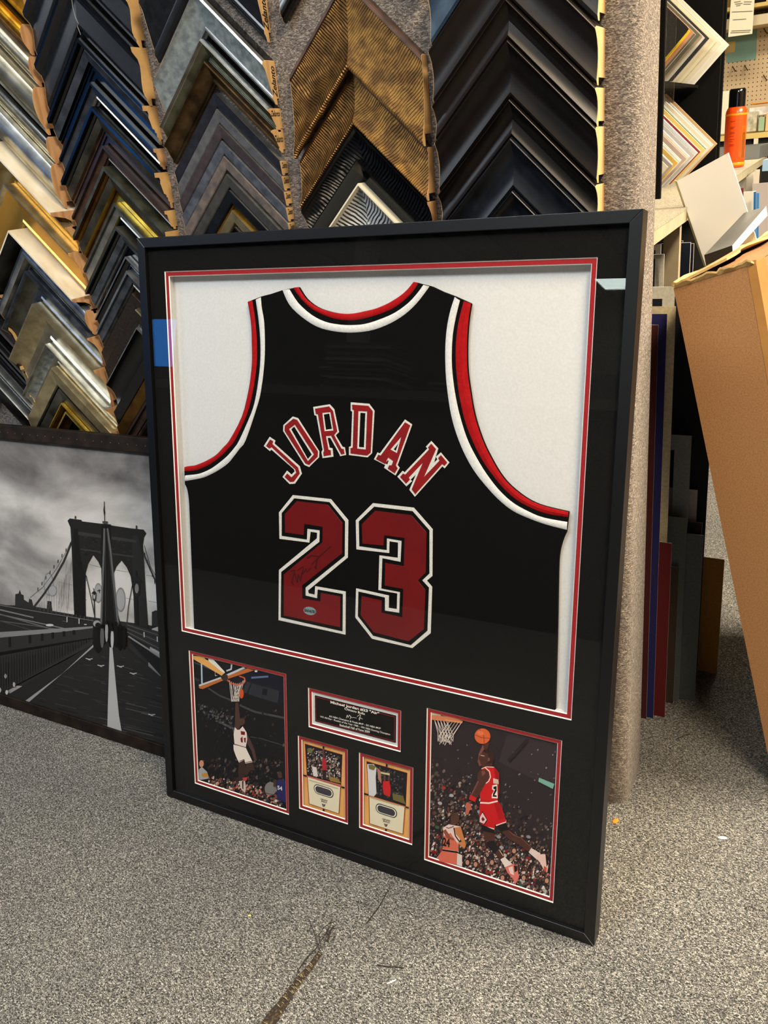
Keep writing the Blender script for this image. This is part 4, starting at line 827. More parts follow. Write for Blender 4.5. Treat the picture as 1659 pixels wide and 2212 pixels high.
# skyline, river towers
pl_([(-900,1640),(0,1690),(100,1690),(135,1690),(137,1590),(165,1585),(178,1550),(190,1590),(212,1600),(215,1640),(255,1665),(262,1630),(285,1640),(300,1700),(420,1720),(425,1650),(460,1655),(470,1740),(700,1780),(1420,1880),(1420,1740),(1395,1735),(1360,1750),(1360,1900),(1300,2500),(-900,2500)], 48)
# water shine spokes and wires
for a_, b_ in [((600,1285),(560,1700)),((640,1300),(600,1760)),((520,1480),(650,1510)),((800,1325),(900,1350)),((1035,1375),(1175,1395)),((1020,1600),(1195,1640)),((1310,1420),(1400,1432)),((1330,1650),(1420,1670))]: A.line([a_, b_], 3, g(110))
for k in range(16): A.line([(640 - 6 * k, 1290 + 16 * k), (660 - 10 * k, 1740)], 1.6, g(134), k == 0)
for k in range(14): A.line([(330 + 22 * k, 1700 - 24 * k), (330 + 22 * k, 1720)], 1.6, g(120), k == 0)
for (x, y, rx, ry) in [(435,1500,44,105),(470,1560,40,50),(880,1580,36,90),(1080,1640,44,110)]:
    A.ell(x, y, rx, ry, g(128), 22, True); A.ell(x, y, rx * .82, ry * .85, g(158), 22, True)
# main cables
A.line([(690,980),(640,1130),(570,1300),(480,1460),(400,1580),(300,1710)], 16, g(52), w1=18)
A.line([(640,1110),(590,1210),(500,1370),(380,1530),(270,1620)], 3, g(90))
for k in range(9): A.line([(628 - 36 * k, 1130 + 50 * k), (626 - 36 * k, 1160 + 50 * k)], 6, g(40), k == 0)
A.line([(1225,1060),(1290,1240),(1400,1490),(1500,1700)], 14, g(60)); A.line([(1290,1150),(1345,1340),(1400,1440),(1480,1560)], 4, g(60))
for k in range(5): A.line([(1296 + 22 * k, 1220 + 62 * k), (1298 + 22 * k, 1250 + 62 * k)], 6, g(40), k == 0)
# stone tower with two pointed arches
arch1 = [(765,1800),(768,1400),(790,1320),(835,1240),(880,1300),(912,1370),(912,1480),(905,1800)]
arch2 = [(1085,1880),(1040,1700),(1020,1400),(1045,1340),(1088,1288),(1135,1350),(1170,1430),(1195,1600),(1205,1880)]
pl_([(605,932),(625,912),(728,925),(735,938),(895,958),(990,965),(1000,975),(1170,1000),(1285,1012),(1310,1045),(1290,1080),(1280,1150),(1295,1400),(1330,1920),(1205,1910),(1195,1890),(1085,1890),(905,1840),(765,1800),(665,1790),(650,1400),(640,1140),(630,990)], 38, [arch1, arch2])
pl_([(660,1000),(700,1010),(720,1240),(760,1420),(770,1790),(668,1780),(655,1300)], 30); pl_([(1190,1060),(1235,1070),(1290,1300),(1325,1900),(1210,1890),(1200,1500),(1180,1300)], 44)
pl_([(700,1030),(1220,1105),(1222,1130),(700,1060)], 56); pl_([(720,1180),(1200,1250),(1195,1262),(722,1192)], 60)
rn = random.Random(4)
for k in range(70): x = rn.uniform(700, 1200); y = rn.uniform(1060, 1230) + (x - 700) * .14; A.line([(x, y), (x + rn.uniform(10, 34), y + 4)], 4, g(rn.choice([28, 50, 58])), k == 0)
for k in range(60): x = rn.uniform(660, 760); y = rn.uniform(1300, 1780); A.line([(x, y), (x + 16, y + 2)], 3, g(rn.choice([24, 44])), k == 0)
pl_([(905,960),(990,975),(1010,1300),(1050,1840),(1090,1960),(900,1900),(910,1500),(905,1200)], 30)
for c_ in ([(935,1000),(930,1200),(918,1500),(905,1880)], [(962,1000),(990,1200),(1020,1500),(1060,1880)]): A.line(c_, 16, g(96), w1=18)
for c_ in ([(942,1000),(944,1300),(946,1880)], [(955,1000),(985,1300),(1040,1880)]): A.line(c_, 5, g(60))
A.line([(933,760),(938,960)], 6, g(30)); A.poly([(930,800),(942,860),(936,910),(926,840)], g(30)); A.line([(675,890),(675,915)], 12, g(50)); A.line([(1222,975),(1222,1005)], 12, g(50)); pl_([(918,935),(965,938),(965,958),(918,955)], 70)
for c_ in ([(770,1420),(810,1600),(850,1800)], [(1190,1480),(1150,1700),(1135,1860)]): A.line(c_, 7, g(50))
# lamps
A.line([(842,1570),(848,1800)], 9, g(36)); A.line([(838,1535),(842,1575)], 5, g(30)); pl_([(818,1585),(835,1565),(852,1565),(868,1590)], 36); A.line([(828,1592),(832,1640),(845,1652),(858,1640),(860,1592)], 6, g(36)); A.ell(845, 1615, 9, 18, g(170), 10, True); A.line([(870,1560),(900,1556)], 5, g(40)); A.line([(888,1545),(890,1580)], 5, g(40))
A.line([(1220,1600),(1232,1960)], 26, g(34)); pl_([(1178,1478),(1205,1432),(1242,1432),(1275,1485)], 40); A.line([(1220,1382),(1222,1432)], 12, g(36)); A.line([(1198,1490),(1200,1590),(1225,1610),(1248,1590),(1250,1490)], 8, g(44)); A.ell(1225, 1540, 18, 44, g(120), 12, True)
# left roadway structure
pl_([(-900,1560),(0,1680),(300,1730),(560,1800),(840,1860),(840,1900),(0,1940),(-900,1960)], 44)
for a_, b_, w_, v_ in [((-900,1560),(610,1905),9,120),((-900,1640),(560,1910),7,92),((0,1730),(300,1800),12,120),((0,1770),(540,1925),10,100),((-100,1800),(320,1925),8,70),((0,1690),(840,1830),6,110),((560,1830),(600,1840),5,90)]: A.line([a_, b_], w_, g(v_))
for x, y in [(600,1815),(708,1830)]: A.line([(x, y - 20), (x, y + 26)], 8, g(190)); 
A.ell(445, 1868, 36, 12, g(190), 10, True); A.ell(765, 1862, 14, 5, g(180), 8, True)
for k in range(14): A.line([(360 + 36 * k, 1700 + 8 * k), (358 + 36 * k, 1740 + 8 * k)], 3, g(90), k == 0)
pl_([(-900,1950),(0,1935),(838,1880),(832,2020),(835,2040),(0,2480),(-900,2900)], 50)
pl_([(-900,1940),(0,1930),(200,1918),(620,1892),(832,1878),(830,1894),(540,1930),(0,1980),(-900,2010)], 128)
for x in (75, 255, 365, 460, 560, 650): pl_([(x, 1985 - x * .11), (x + 24, 1983 - x * .11), (x + 26, 2080 - x * .2), (x + 2, 2084 - x * .2)], 30)
pl_([(-900,2180),(0,2110),(830,1980),(832,1990),(0,2140),(-900,2230)], 22)
# right-hand railing
pl_([(1130,1840),(1420,1930),(1600,1980),(1600,2260),(1420,2100),(1160,1960),(1135,1900)], 52)
for k in range(6): A.line([(1140, 1850 + 16 * k), (1430, 1930 + 30 * k)], 4, g(100 if k % 2 else 34), k == 0)
A.line([(1150,1968),(1430,2150),(1600,2260)], 14, g(132)); pl_([(1150,1975),(1430,2165),(1600,2280),(1600,2500),(1440,2320),(1170,2020)], 34)
for x, y in [(1290,1950),(1408,1990)]: A.line([(x, y - 20), (x + 2, y + 26)], 9, g(176))
# walkway
pl_([(835,2035),(1130,2060),(1180,2110),(1440,2330),(1600,2460),(1600,3100),(-900,3100),(-900,2900),(90,2480)], 42)
rn = random.Random(8)
for k in range(190):
    t = rn.random() ** .7; y = 2080 + t * 780; x = rn.uniform(800 - t * 900, 1200 + t * 500); l_ = 40 + 260 * t * rn.random()
    A.line([(x, y), (x + l_, y + l_ * .24)], 2 + 7 * t * rn.random(), g(rn.choice([30, 34, 54, 64, 78])), k % 30 == 0)
pl_([(835,2043),(840,2062),(262,2555),(218,2552),(560,2300)], 150); pl_([(982,2055),(1006,2055),(1040,2420),(1066,2680),(1090,2822),(962,2785),(966,2600),(978,2200)], 172)
for x, y in [(800,2166),(905,2225),(1080,2232),(1195,2295),(1360,2665)]: A.line([(x - 32, y), (x, y + 8), (x + 30, y + 2)], 7, g(180)); A.line([(x - 10, y + 12), (x + 12, y + 16)], 5, g(160), False)
for x, y in [(50,2325),(125,2400),(60,2470),(0,2450)]: A.ell(x, y, 12, 22, g(190), 8, True)
for k in range(40): x = -10 + k * 20; A.line([(x, 2180 - k * 5.5 + 40), (x + 4, 2440 - k * 10.6)], 3, g(32), k == 0)
for k in range(70): x = -30 + k * 12; A.line([(x, 2165 - k * 2.6), (x + 2, 2500 - k * 7.0)], 2.5, g(28 if k % 2 else 62), k == 0)
# walkers
for x, y, w_, h_, v_ in [(880,1990,44,130,26),(850,1975,20,120,30),(915,1975,18,100,90),(955,1930,14,90,150),(990,1960,24,110,24),(1005,1990,14,90,176),(1040,1960,22,110,26),(1075,1985,28,110,20),(1110,1990,20,100,24)]: A.ell(x, y, w_, h_, g(v_), 12, True); A.ell(x, y - h_ * .95, w_ * .45 + 4, 22, g(24), 10, True)
A.ell(868, 1855, 34, 30, g(150), 14, True); A.ell(878, 1870, 26, 26, g(30), 12, True)
A.mb.build('photo_print', BT)
# ================================================================== sheets of mat board standing beside the panel
CORE = mat('mat_core_edge', (206, 200, 188), .8)
def board(px, y, col, label, window=None, th=.0018, xl=None, hue=None):
    p = on(px[0], px[1], 1, y); xr, zt = p[0], p[2]; xl = xl or xr - .34
    ma = mat('sheet_%d_%d_%d' % col, col, .8, noise=200, rgb2=tuple(int(c * .92) for c in col))
    loops = [[(xl, .001), (xr, .001), (xr, zt), (xl, zt)]]
    if window: loops.append([(xl + window, .05), (xr - window, .05), (xr - window, zt - window), (xl + window, zt - window)])
    m_ = MB(); m_.prism(loops, lambda u, v, d: (u, y + d, v), 0, th, ma, side=CORE); o = m_.build('mat_board')
    return tag(o, label, 'mat board', 'mat boards standing on the floor beside the panel')
board((1422, 702), .590, (70, 10, 12), 'tall dark maroon mat board standing nearest the carpeted panel')
board((1441, 678), .597, (24, 26, 92), 'tall royal blue mat board beside the maroon one')
board((1451, 1174), .609, (96, 6, 12), 'short crimson mat board in front of the cream one')
board((1460, 662), .630, (232, 216, 176), 'tall cream window mat behind the blue board', window=.0245)
board((1458, 619), .648, (226, 222, 206), 'off-white window mat, taller than the cream one', window=.021)
board((1467, 1226), .664, (70, 58, 48), 'short dark brown mat board between crimson and charcoal boards')
board((1484, 1120), .676, (104, 110, 108), 'charcoal mat board left of the wider charcoal one')
board((1520, 1157), .688, (98, 106, 106), 'widest charcoal grey mat board standing on the floor')
board((1517, 1130), .722, (52, 58, 58), 'dark slate mat board peeking above the widest charcoal one')
board((1507, 1059), .741, (196, 186, 184), 'pale grey mat board with only its upper corner showing')
board((1494, 942), .705, (140, 145, 142), 'mid grey window mat behind the charcoal boards', window=.031)
board((1552, 640), .757, (14, 20, 30), 'tall blue-black mat board at the back of the stack')
board((1565, 1209), .812, (176, 122, 36), 'ochre brown mat board, rightmost of the standing sheets')
board((1428, 528), .79, (224, 222, 210), 'white window mat tucked highest under the bench', window=.01)
board((1435, 549), .775, (206, 206, 196), 'light grey-white window mat under the bench', window=.008)
board((1475, 520), .96, (20, 44, 36), 'dark green mat board under the bench', th=.003)
board((1492, 524), .95, (44, 60, 92), 'slate navy mat board under the bench beside the wooden upright', th=.004)
board((1499, 526), .97, (22, 34, 66), 'deep navy mat board under the bench, right of the slate navy one', th=.003)

# ================================================================== bench
WB = thing('workbench', (.3, .48, 0), 'long carpet-topped workbench running back behind the display panel', 'workbench')
CREAMW = mat('cream_laminate_edge', (176, 168, 140), .6, noise=30, rgb2=(160, 152, 126))
E0, E1 = (.8225, .474), (.655, 3.45)
ex = lambda y: E0[0] + (E1[0] - E0[0]) * (y - E0[1]) / (E1[1] - E0[1])
m_ = MB(); m_.prism([[(-.5, .474), E0, E1, (-.5, 3.45)]], lambda a, b, d: (a, b, 1.0 - d), 0, .004, SHELFC); m_.build('carpet_top', WB)
m_ = MB(); m_.prism([[(-.5, .475), (E0[0] - .001, .475), (E1[0] - .001, 3.449), (-.5, 3.449)]], lambda a, b, d: (a, b, 1.0 - d), .0042, .026, CREAMW); m_.build('bench_slab', WB)
m_ = MB(); a = on(1432, 560, 1, .87); b = on(1466, 560, 1, .87); m_.box((a[0], .87, 0), (b[0], .888, .974), mat('rough_plywood', (176, 162, 134), .8, noise=12, rgb2=(150, 134, 108), detail=8)); m_.build('upright', WB)
m_ = MB(); m_.box((-.45, 1.2, 0), (.60, 1.22, .973), mat('dark_under_panel', (22, 20, 18), .9)); m_.build('under_panel', WB)
m_ = MB(); m_.box((-.45, 3.38, 0), (.64, 3.40, .973), MATS['dark_under_panel']); m_.build('end_panel', WB)
DIV = mat('white_divider', (214, 206, 190), .7)
for (u0, u1), y in (((1594, 1609), 2.35), ((1611, 1625), 2.55), ((1627, 1637), 2.75)):
    a = on(u0, 420, 1, y); b = on(u1, 420, 1, y); m_ = MB(); m_.box((a[0] - .02, y, .30), (b[0], y + .012, .973), DIV); m_.build('divider', WB)
def slab(name, y, px, ma, label, cat, th=.004, group=None, zb=None, side=None):
    q = [on(a, b, 1, y) for a, b in px]
    m_ = MB(); m_.prism([[(p[0], p[2]) for p in q]], lambda u, v, d: (u, y + d, v), 0, th, ma, side=side); o = m_.build(name)
    return tag(o, label, cat, group)
slab('paper_folder', 1.78, [(1606, 415), (1632, 413), (1630, 600), (1604, 600)], mat('white_folder', (230, 228, 216), .7), 'white folder under the bench beside the blue ones', 'folder', .01)
slab('paper_folder', 1.74, [(1628, 415), (1633, 414), (1630, 600), (1626, 600)], mat('blue_folder', (36, 104, 170), .6), 'left of two bright blue folders under the bench', 'folder', .006, 'blue folders')
slab('paper_folder', 1.76, [(1634, 417), (1640, 417), (1637, 600), (1632, 600)], mat('lighter_blue_folder', (70, 136, 196), .6), 'right of two bright blue folders under the bench', 'folder', .006, 'blue folders')
slab('grey_card', 1.82, [(1625, 397), (1660, 394), (1668, 600), (1630, 600)], mat('lilac_grey_card', (178, 170, 170), .7), 'light grey card sheet behind the blue folders', 'card sheet', .003)
slab('red_card', 1.95, [(1598, 407), (1606, 406), (1606, 600), (1598, 600)], mat('wine_card', (110, 30, 44), .7), 'narrow wine red card under the bench', 'card sheet', .003)
slab('storage_bin', 2.3, [(1648, 346), (1700, 340), (1700, 366), (1646, 370)], mat('pale_blue_plastic', (150, 186, 222), .35), 'pale blue plastic bin end at the right border', 'bin', .2)

# ================================================================== spray can
cc = on(1584, 362, 2, 1.0001); cx_, cy_ = cc[0], cc[1]
CAN = thing('spray_can', (cx_, cy_, 1.0), 'orange red spray can with a black cap standing on the bench', 'spray can')
ORG = mat('orange_red_can', (242, 78, 14), .3, coat=.3); YEL = mat('can_yellow_band', (240, 150, 20), .35)
m_ = MB(); m_.lathe([(.030, 0), (.0335, .002), (.0345, .006), (.0345, .168), (.0335, .178), (.029, .187), (.027, .190)], (cx_, cy_, 1.0), ORG); m_.build('body', CAN, smooth=40)
for z0, z1 in ((.008, .017), (.164, .170)):
    m_ = MB(); m_.lathe([(.0346, z0), (.0349, z0 + .0006), (.0349, z1 - .0006), (.0346, z1)], (cx_, cy_, 1.0), YEL); tag(m_.build('band', CAN, smooth=40), 'yellow band')
m_ = MB(); m_.lathe([(.0268, .190), (.0268, .232), (.0262, .241), (.023, .246), (.012, .2475)], (cx_, cy_, 1.0), mat('gloss_black_cap', (8, 8, 8), .12, coat=.5)); tag(m_.build('cap', CAN, smooth=40), 'glossy black cap')
m_ = MB()
DK = mat('can_print_dark', (120, 30, 10), .5)
for k, (z, w) in enumerate([(.146, .5), (.128, .5), (.124, .35), (.112, .5), (.108, .5), (.100, .4), (.090, .5), (.084, .3), (.074, .5), (.070, .5)]):
    for j in range(8):
        a0 = -1.95 + j * w / 8; a1 = a0 + w / 8; R_ = .0348
        m_.add([(cx_ + R_ * math.cos(a_), cy_ + R_ * math.sin(a_), 1.0 + zz_) for a_, zz_ in ((a0, z), (a1, z), (a1, z + .0012), (a0, z + .0012))], [(0, 1, 2, 3)], DK)
for j in range(10):
    a0 = -.75 + j * .05; m_.add([(cx_ + .0348 * math.cos(a_), cy_ + .0348 * math.sin(a_), 1.0 + zz_) for a_, zz_ in ((a0, .03), (a0 + .03, .03), (a0 + .03, .13 - .01 * (j % 3)), (a0, .13 - .01 * (j % 3)))], [(0, 1, 2, 3)], YEL if j % 3 == 0 else mat('can_print_black', (30, 14, 8), .5))
tag(m_.build('printed_label', CAN), 'dark and yellow print')

# ================================================================== mat corner sample case
CS = thing('sample_case', (.69, 1.115, 1.0), 'black upright case on the bench holding stacks of mat corner samples', 'display case')
CBK = mat('case_black', (5, 5, 5), .8, spec=.15)
m_ = MB(); m_.box((.684, 1.110, 1.0), (.6945, 1.122, 1.62), CBK); m_.build('front_post', CS)
m_ = MB(); a = on(1550, 250, 1, 2.05); m_.box((.20, 2.05, 1.0), (a[0], 2.066, 1.62), CBK); m_.build('back_panel', CS)
m_ = MB(); a = on(1560, 250, 1, 2.10); m_.box((a[0] - .012, 2.075, 1.0), (a[0], 2.09, 1.62), CBK); m_.build('rear_post', CS)
m_ = MB(); m_.box((.28, 1.24, 1.248), (.600, 2.045, 1.256), CBK); m_.build('shelf', CS)
m_ = MB(); m_.box((.6965, 1.113, 1.001), (.716, 1.1155, 1.60), glass('acrylic_side')); m_.build('acrylic_strip', CS)
cols1 = [('black', (16, 16, 16)), ('grey', (120, 116, 110)), ('bright yellow', (240, 214, 30)), ('salmon', (214, 150, 120)), ('stone', (150, 142, 126)), ('taupe', (120, 108, 92)), ('olive grey', (112, 112, 98)), ('sand', (176, 158, 128)), ('ash', (140, 134, 122)), ('white', (226, 226, 222)), ('graphite', (50, 50, 54)), ('bone', (232, 224, 206)), ('cream', (234, 230, 200)), ('pale oatmeal', (226, 216, 192)), ('ivory', (240, 236, 208)), ('dark brown', (62, 46, 38)), ('vanilla', (240, 232, 204)), ('linen', (234, 228, 210)), ('chalk', (240, 240, 236)), ('eggshell', (236, 234, 220)), ('snow white', (248, 248, 248))]
ordn = ['first', 'second', 'third', 'fourth', 'fifth', 'sixth', 'seventh', 'eighth', 'ninth', 'tenth', 'eleventh', 'twelfth', 'thirteenth', 'fourteenth', 'fifteenth', 'sixteenth', 'seventeenth', 'eighteenth', 'nineteenth', 'twentieth', 'twenty-first', 'twenty-second', 'twenty-third']
EDG = mat('board_edge', (226, 222, 210), .7)
for k, (nm, c) in enumerate(cols1):
    y = 1.29 + .0345 * k; t = k / (len(cols1) - 1)
    pa = on(1491, 63, 1, 1.3); pb_ = on(1575, 97, 1, 1.98)
    cxn = pa[0] + (pb_[0] - pa[0]) * t; czn = pa[2] + (pb_[2] - pa[2]) * t
    if 0 < k < 19: cxn -= .010 + .004 * math.sin(k * 1.7); 
    zb_ = 1.2565 if k else 1.292
    tt = czn - zb_
    if k == 0: loop = [(cxn - .006, czn - .006), (cxn - .0015, czn), (cxn - .006, czn + .006), (cxn - .2, czn + .2), (cxn - .3, czn + .2), (cxn - tt - .1, zb_), (cxn - tt, zb_)]
    else: loop = [(cxn, czn), (cxn - .2, czn + .2), (cxn - .26, czn + .2), (cxn - .06, czn), (cxn - tt - .06, zb_), (cxn - tt, zb_)]
    m_ = MB(); m_.prism([loop], lambda u, v, d: (u, y + d, v), 0, .0016 + .001 * (k % 3) if k else .002, mat('sample_' + nm.replace(' ', '_'), c, .7), side=EDG if k % 2 and k else mat('sample_' + nm.replace(' ', '_'), c, .7))
    tag(m_.build('mat_corner_sample'), '%s mat corner sample, %s from the front in the case\'s upper stack' % (nm, ordn[k]), 'mat sample', 'mat corner samples in the upper stack')
cols2 = [('pearl', (216, 212, 200)), ('mauve grey', (164, 156, 158)), ('white', (240, 240, 236)), ('ochre', (210, 176, 90)), ('cool white', (226, 230, 228)), ('cream', (232, 226, 200)), ('rose grey', (190, 170, 168)), ('blush', (206, 172, 150)), ('chalk', (238, 238, 232)), ('silver grey', (196, 198, 202)), ('navy blue', (40, 66, 120)), ('ice white', (232, 238, 240)), ('wine red', (150, 50, 56)), ('soft white', (226, 226, 218)), ('butter yellow', (236, 208, 130)), ('steel blue', (110, 134, 154)), ('eggshell', (232, 232, 220)), ('parchment', (226, 220, 204)), ('dove', (190, 186, 180)), ('frost', (228, 230, 228)), ('tan', (204, 170, 128)), ('grey white', (210, 208, 202))]
for k, (nm, c) in enumerate(cols2):
    t = k / (len(cols2) - 1); y = 1.20 + .037 * k
    pa = on(1447, 361, 1, 1.2); pb_ = on(1553, 309, 1, 1.977)
    cxn = pa[0] + (pb_[0] - pa[0]) * t + .004 * math.sin(k * 2.3) - .004; czn = pa[2] + (pb_[2] - pa[2]) * t
    s_ = .15; tt = czn - 1.0012
    loop = [(cxn, czn), (cxn - s_, czn + s_), (cxn - s_ - .08, czn + s_), (cxn - .07, czn), (cxn - tt - .07, 1.0012), (cxn - tt, 1.0012)]
    m_ = MB(); m_.prism([loop], lambda u, v, d: (u, y + d, v), 0, .003 + .002 * (k % 3), mat('sample_' + nm.replace(' ', '_'), c, .7), side=None if k % 3 else EDG)
    tag(m_.build('mat_corner_sample'), '%s mat corner sample, %s from the front in the case\'s lower stack' % (nm, ordn[k]), 'mat sample', 'mat corner samples in the lower stack')

# ================================================================== tall cardboard carton, white board and tray
V = Vector
B0 = V((1.068, .471, .002)); ew = V((.117, 0, .035)).normalized(); eh = V((-.213, 0, .907)).normalized(); ed = V((.075, .53, .012)).normalized()
CWd, CHt, CDp = .122, .932, .60
KR = mat('kraft_board', (168, 124, 80), .85, noise=420, rgb2=(140, 98, 60), bump=(300, .25, .0006), contrast=(.3, .7), detail=5)
KRI = mat('kraft_inside', (206, 176, 118), .85, noise=60, rgb2=(184, 152, 96))
TAPE = mat('packing_tape', (176, 128, 70), .3, noise=20, rgb2=(162, 116, 62), coat=.5)
CB = thing('cardboard_carton', tuple(B0), 'tall narrow brown cardboard carton leaning left with torn top flaps', 'cardboard box')
def PB_(a, b, c): return B0 + ew * a + ed * b + eh * c
def cell(a0, a1, b0, b1, c0, c1): return [tuple(PB_(a0, b0, c0)), tuple(PB_(a1, b0, c0)), tuple(PB_(a1, b1, c0)), tuple(PB_(a0, b1, c0)), tuple(PB_(a0, b0, c1)), tuple(PB_(a1, b0, c1)), tuple(PB_(a1, b1, c1)), tuple(PB_(a0, b1, c1))]
m_ = MB(); t = .004
m_.hexa(cell(0, CWd, 0, t, 0, CHt), KR); m_.hexa(cell(0, CWd, CDp - t, CDp, 0, CHt), KR); m_.hexa(cell(0, t, t, CDp - t, 0, CHt), KR); m_.hexa(cell(CWd - t, CWd, t, CDp - t, 0, CHt), KR); m_.hexa(cell(t, CWd - t, t, CDp - t, 0, t), KR)
m_.build('carton_body', CB, bevel=.0015)
rn = random.Random(12)
def flap(pts_fn, n, th, ma, nm, side=None):
    """pts_fn(i/n) -> (hinge point, free edge point)"""
    m_ = MB(); up = eh * th; vs = []; 
    for i in range(n + 1):
        p, q = pts_fn(i / n); vs += [tuple(p), tuple(q), tuple(p + up), tuple(q + up)]
    fs = []
    for i in range(n):
        a = 4 * i; b = a + 4; fs += [(a, b, b + 1, a + 1), (a + 2, a + 3, b + 3, b + 2), (a, a + 2, b + 2, b), (a + 1, b + 1, b + 3, a + 3)]
    fs += [(0, 1, 3, 2), (4 * n, 4 * n + 2, 4 * n + 3, 4 * n + 1)]
    m_.add(vs, fs, ma); return m_.build(nm, CB)
flap(lambda s: (PB_(-.001, .003 + (CDp - .006) * s, CHt + .001), PB_(.083 + .006 * math.sin(s * 23) + rn.uniform(-.003, .003), .003 + (CDp - .006) * s, CHt + .016 + .004 * math.sin(s * 9))), 26, .004, KRI, 'top_flap')
flap(lambda s: (PB_(CWd, .004 + (CDp - .008) * s, CHt + .001), PB_(.07 + .004 * math.sin(s * 17) + rn.uniform(-.003, .003), .004 + (CDp - .008) * s, CHt + .005)), 22, .003, KR, 'top_flap')
flap(lambda s: (PB_(.002 + (CWd - .004) * s, -.0006, CHt - .001), PB_(.004 + (CWd - .008) * s, -.003 - .004 * abs(math.sin(s * 11)), CHt + .004 + rn.uniform(-.002, .004))), 18, .003, KRI, 'torn_edge')
m_ = MB(); m_.hexa(cell(CWd - .012, CWd + .0006, -.0006, .05, .02, CHt + .001), TAPE); m_.build('tape_strip', CB)
def wavy(b, c, r, nm):
    m_ = MB(); m_.tube([PB_(-.002 + .002 * math.sin(i * 1.3), .01 + (CDp - .03) * i / 24, CHt + c + .002 * math.sin(i * .9)) for i in range(25)], r, KRI, 6); m_.build(nm, CB)
wavy(0, .004, .0045, 'crushed_edge')
FOAM = mat('white_foam_board', (250, 251, 250), .6, noise=6, rgb2=(245, 246, 245)); FE = mat('foam_edge_cream', (214, 208, 170), .7)
a, b, c = [V(on(*p, 1, .85)) for p in ((1462, 391), (1573, 330), (1526, 579))]
d = b + (c - a); th = V((-.004, .0, 0)); yy = V((0, .006, 0))
m_ = MB(); m_.hexa([tuple(c), tuple(d), tuple(d + yy), tuple(c + yy), tuple(a), tuple(b), tuple(b + yy), tuple(a + yy)], FOAM)
s1 = V((-.005, .004, .001)); m_.hexa([tuple(c + s1), tuple(c - V((.0004, 0, 0))), tuple(c + yy), tuple(c + yy + s1), tuple(a + s1), tuple(a - V((.0004, 0, 0))), tuple(a + yy), tuple(a + yy + s1)], FE)
tag(m_.build('foam_board'), 'white foam board propped tilted on top of the carton', 'foam board')
q = [V(on(*p, 1, .60)) for p in ((1525, 573), (1583, 548), (1521, 551), (1582, 530))]; e_ = [V(on(*p, 1, .845)) for p in ((1607, 460), (1655, 445))]
h0 = q[2] - q[0]
m_ = MB(); TG = mat('grey_tray_top', (84, 84, 82), .5); TK = mat('tray_black_end', (16, 16, 18), .4); TW = mat('tray_white_edge', (196, 196, 202), .45)
cs = [q[0], q[1], e_[1] - h0, e_[0] - h0, q[2], q[3], e_[1], e_[0]]
m_.hexa([tuple(v) for v in cs], TG, [TK, TG, TK, TW, TK, TK]); tag(m_.build('shallow_box', bevel=None), 'shallow grey box with black end lying on the carton beside the foam board', 'box')

# ================================================================== far wall furniture
YWL = mat('yellow_pine', (214, 190, 120), .6, noise=14, rgb2=(196, 170, 100), stretch=(.2, 1, 1))
def atb(u, v, y=5.2): return on(u, v, 1, y)
FBK = thing('back_shelf', (.2, 5.25, 0), 'pine edged back counter with dark cubbyholes below the pegboard', 'counter')
z_ = atb(1600, 290, 5.0)[2]
m_ = MB(); m_.box((-.6, 5.0, z_ - .03), (1.6, 5.48, z_), YWL); m_.build('counter_top', FBK)
m_ = MB(); m_.box((-.6, 5.02, 0), (1.6, 5.48, z_ - .031), mat('cubby_black', (12, 11, 10), .9)); m_.build('cubby_body', FBK)
m_ = MB(); a = atb(1633, 305, 5.0); m_.box((a[0] - .012, 4.995, .6), (a[0] + .012, 5.02, z_ - .031), DIV); m_.build('divider', FBK)
US = thing('wall_shelf', (.2, 5.3, 1.7), 'wooden wall shelf at the top right with dark cubbies', 'shelf')
zt = atb(1600, 12, 5.2)[2]
m_ = MB(); m_.box((-.6, 5.2, zt - .02), (1.6, 5.49, zt), YWL); m_.build('shelf_board', US)
m_ = MB(); m_.box((-.6, 5.26, zt - .11), (1.6, 5.49, zt - .055), mat('shelf_rail', (196, 186, 160), .7)); m_.build('lower_rail', US)
for k in range(4):
    a = atb(1505 + 50 * k, 5, 5.2); m_ = MB(); m_.box((a[0], 5.2, zt + .001), (a[0] + .02, 5.49, zt + .16), YWL); m_.build('divider', US)
m_ = MB(); m_.box((-.6, 5.47, zt + .001), (1.6, 5.49, zt + .2), MATS['cubby_black']); m_.build('back', US)
def wallsheet(name, px, y, ma, lab, cat, th=.002):
    q = [atb(a, b, y) for a, b in px]; m_ = MB(); m_.prism([[(p[0], p[2]) for p in q]], lambda u, v, d: (u, y + d, v), 0, th, ma); o = m_.build(name); return tag(o, lab, cat)
wallsheet('teal_sheet', [(1570, 40), (1637, 30), (1633, 128), (1569, 136)], 5.4975, mat('teal_paper', (118, 156, 148), .8), 'teal paper sheet pinned to the pegboard', 'paper')
wallsheet('tan_note', [(1562, 92), (1589, 88), (1587, 112), (1560, 117)], 5.4955, mat('tan_note', (190, 166, 104), .8), 'small tan note stuck over the teal sheet', 'note')
PN = wallsheet('hanging_paper', [(1580, -14), (1631, -16), (1625, 73), (1573, 80)], 5.16, mat('white_invoice', (222, 216, 196), .8), 'white printed paper slip hanging from the wall shelf', 'paper')
m_ = MB(); GL = mat('invoice_print', (128, 124, 116), .8)
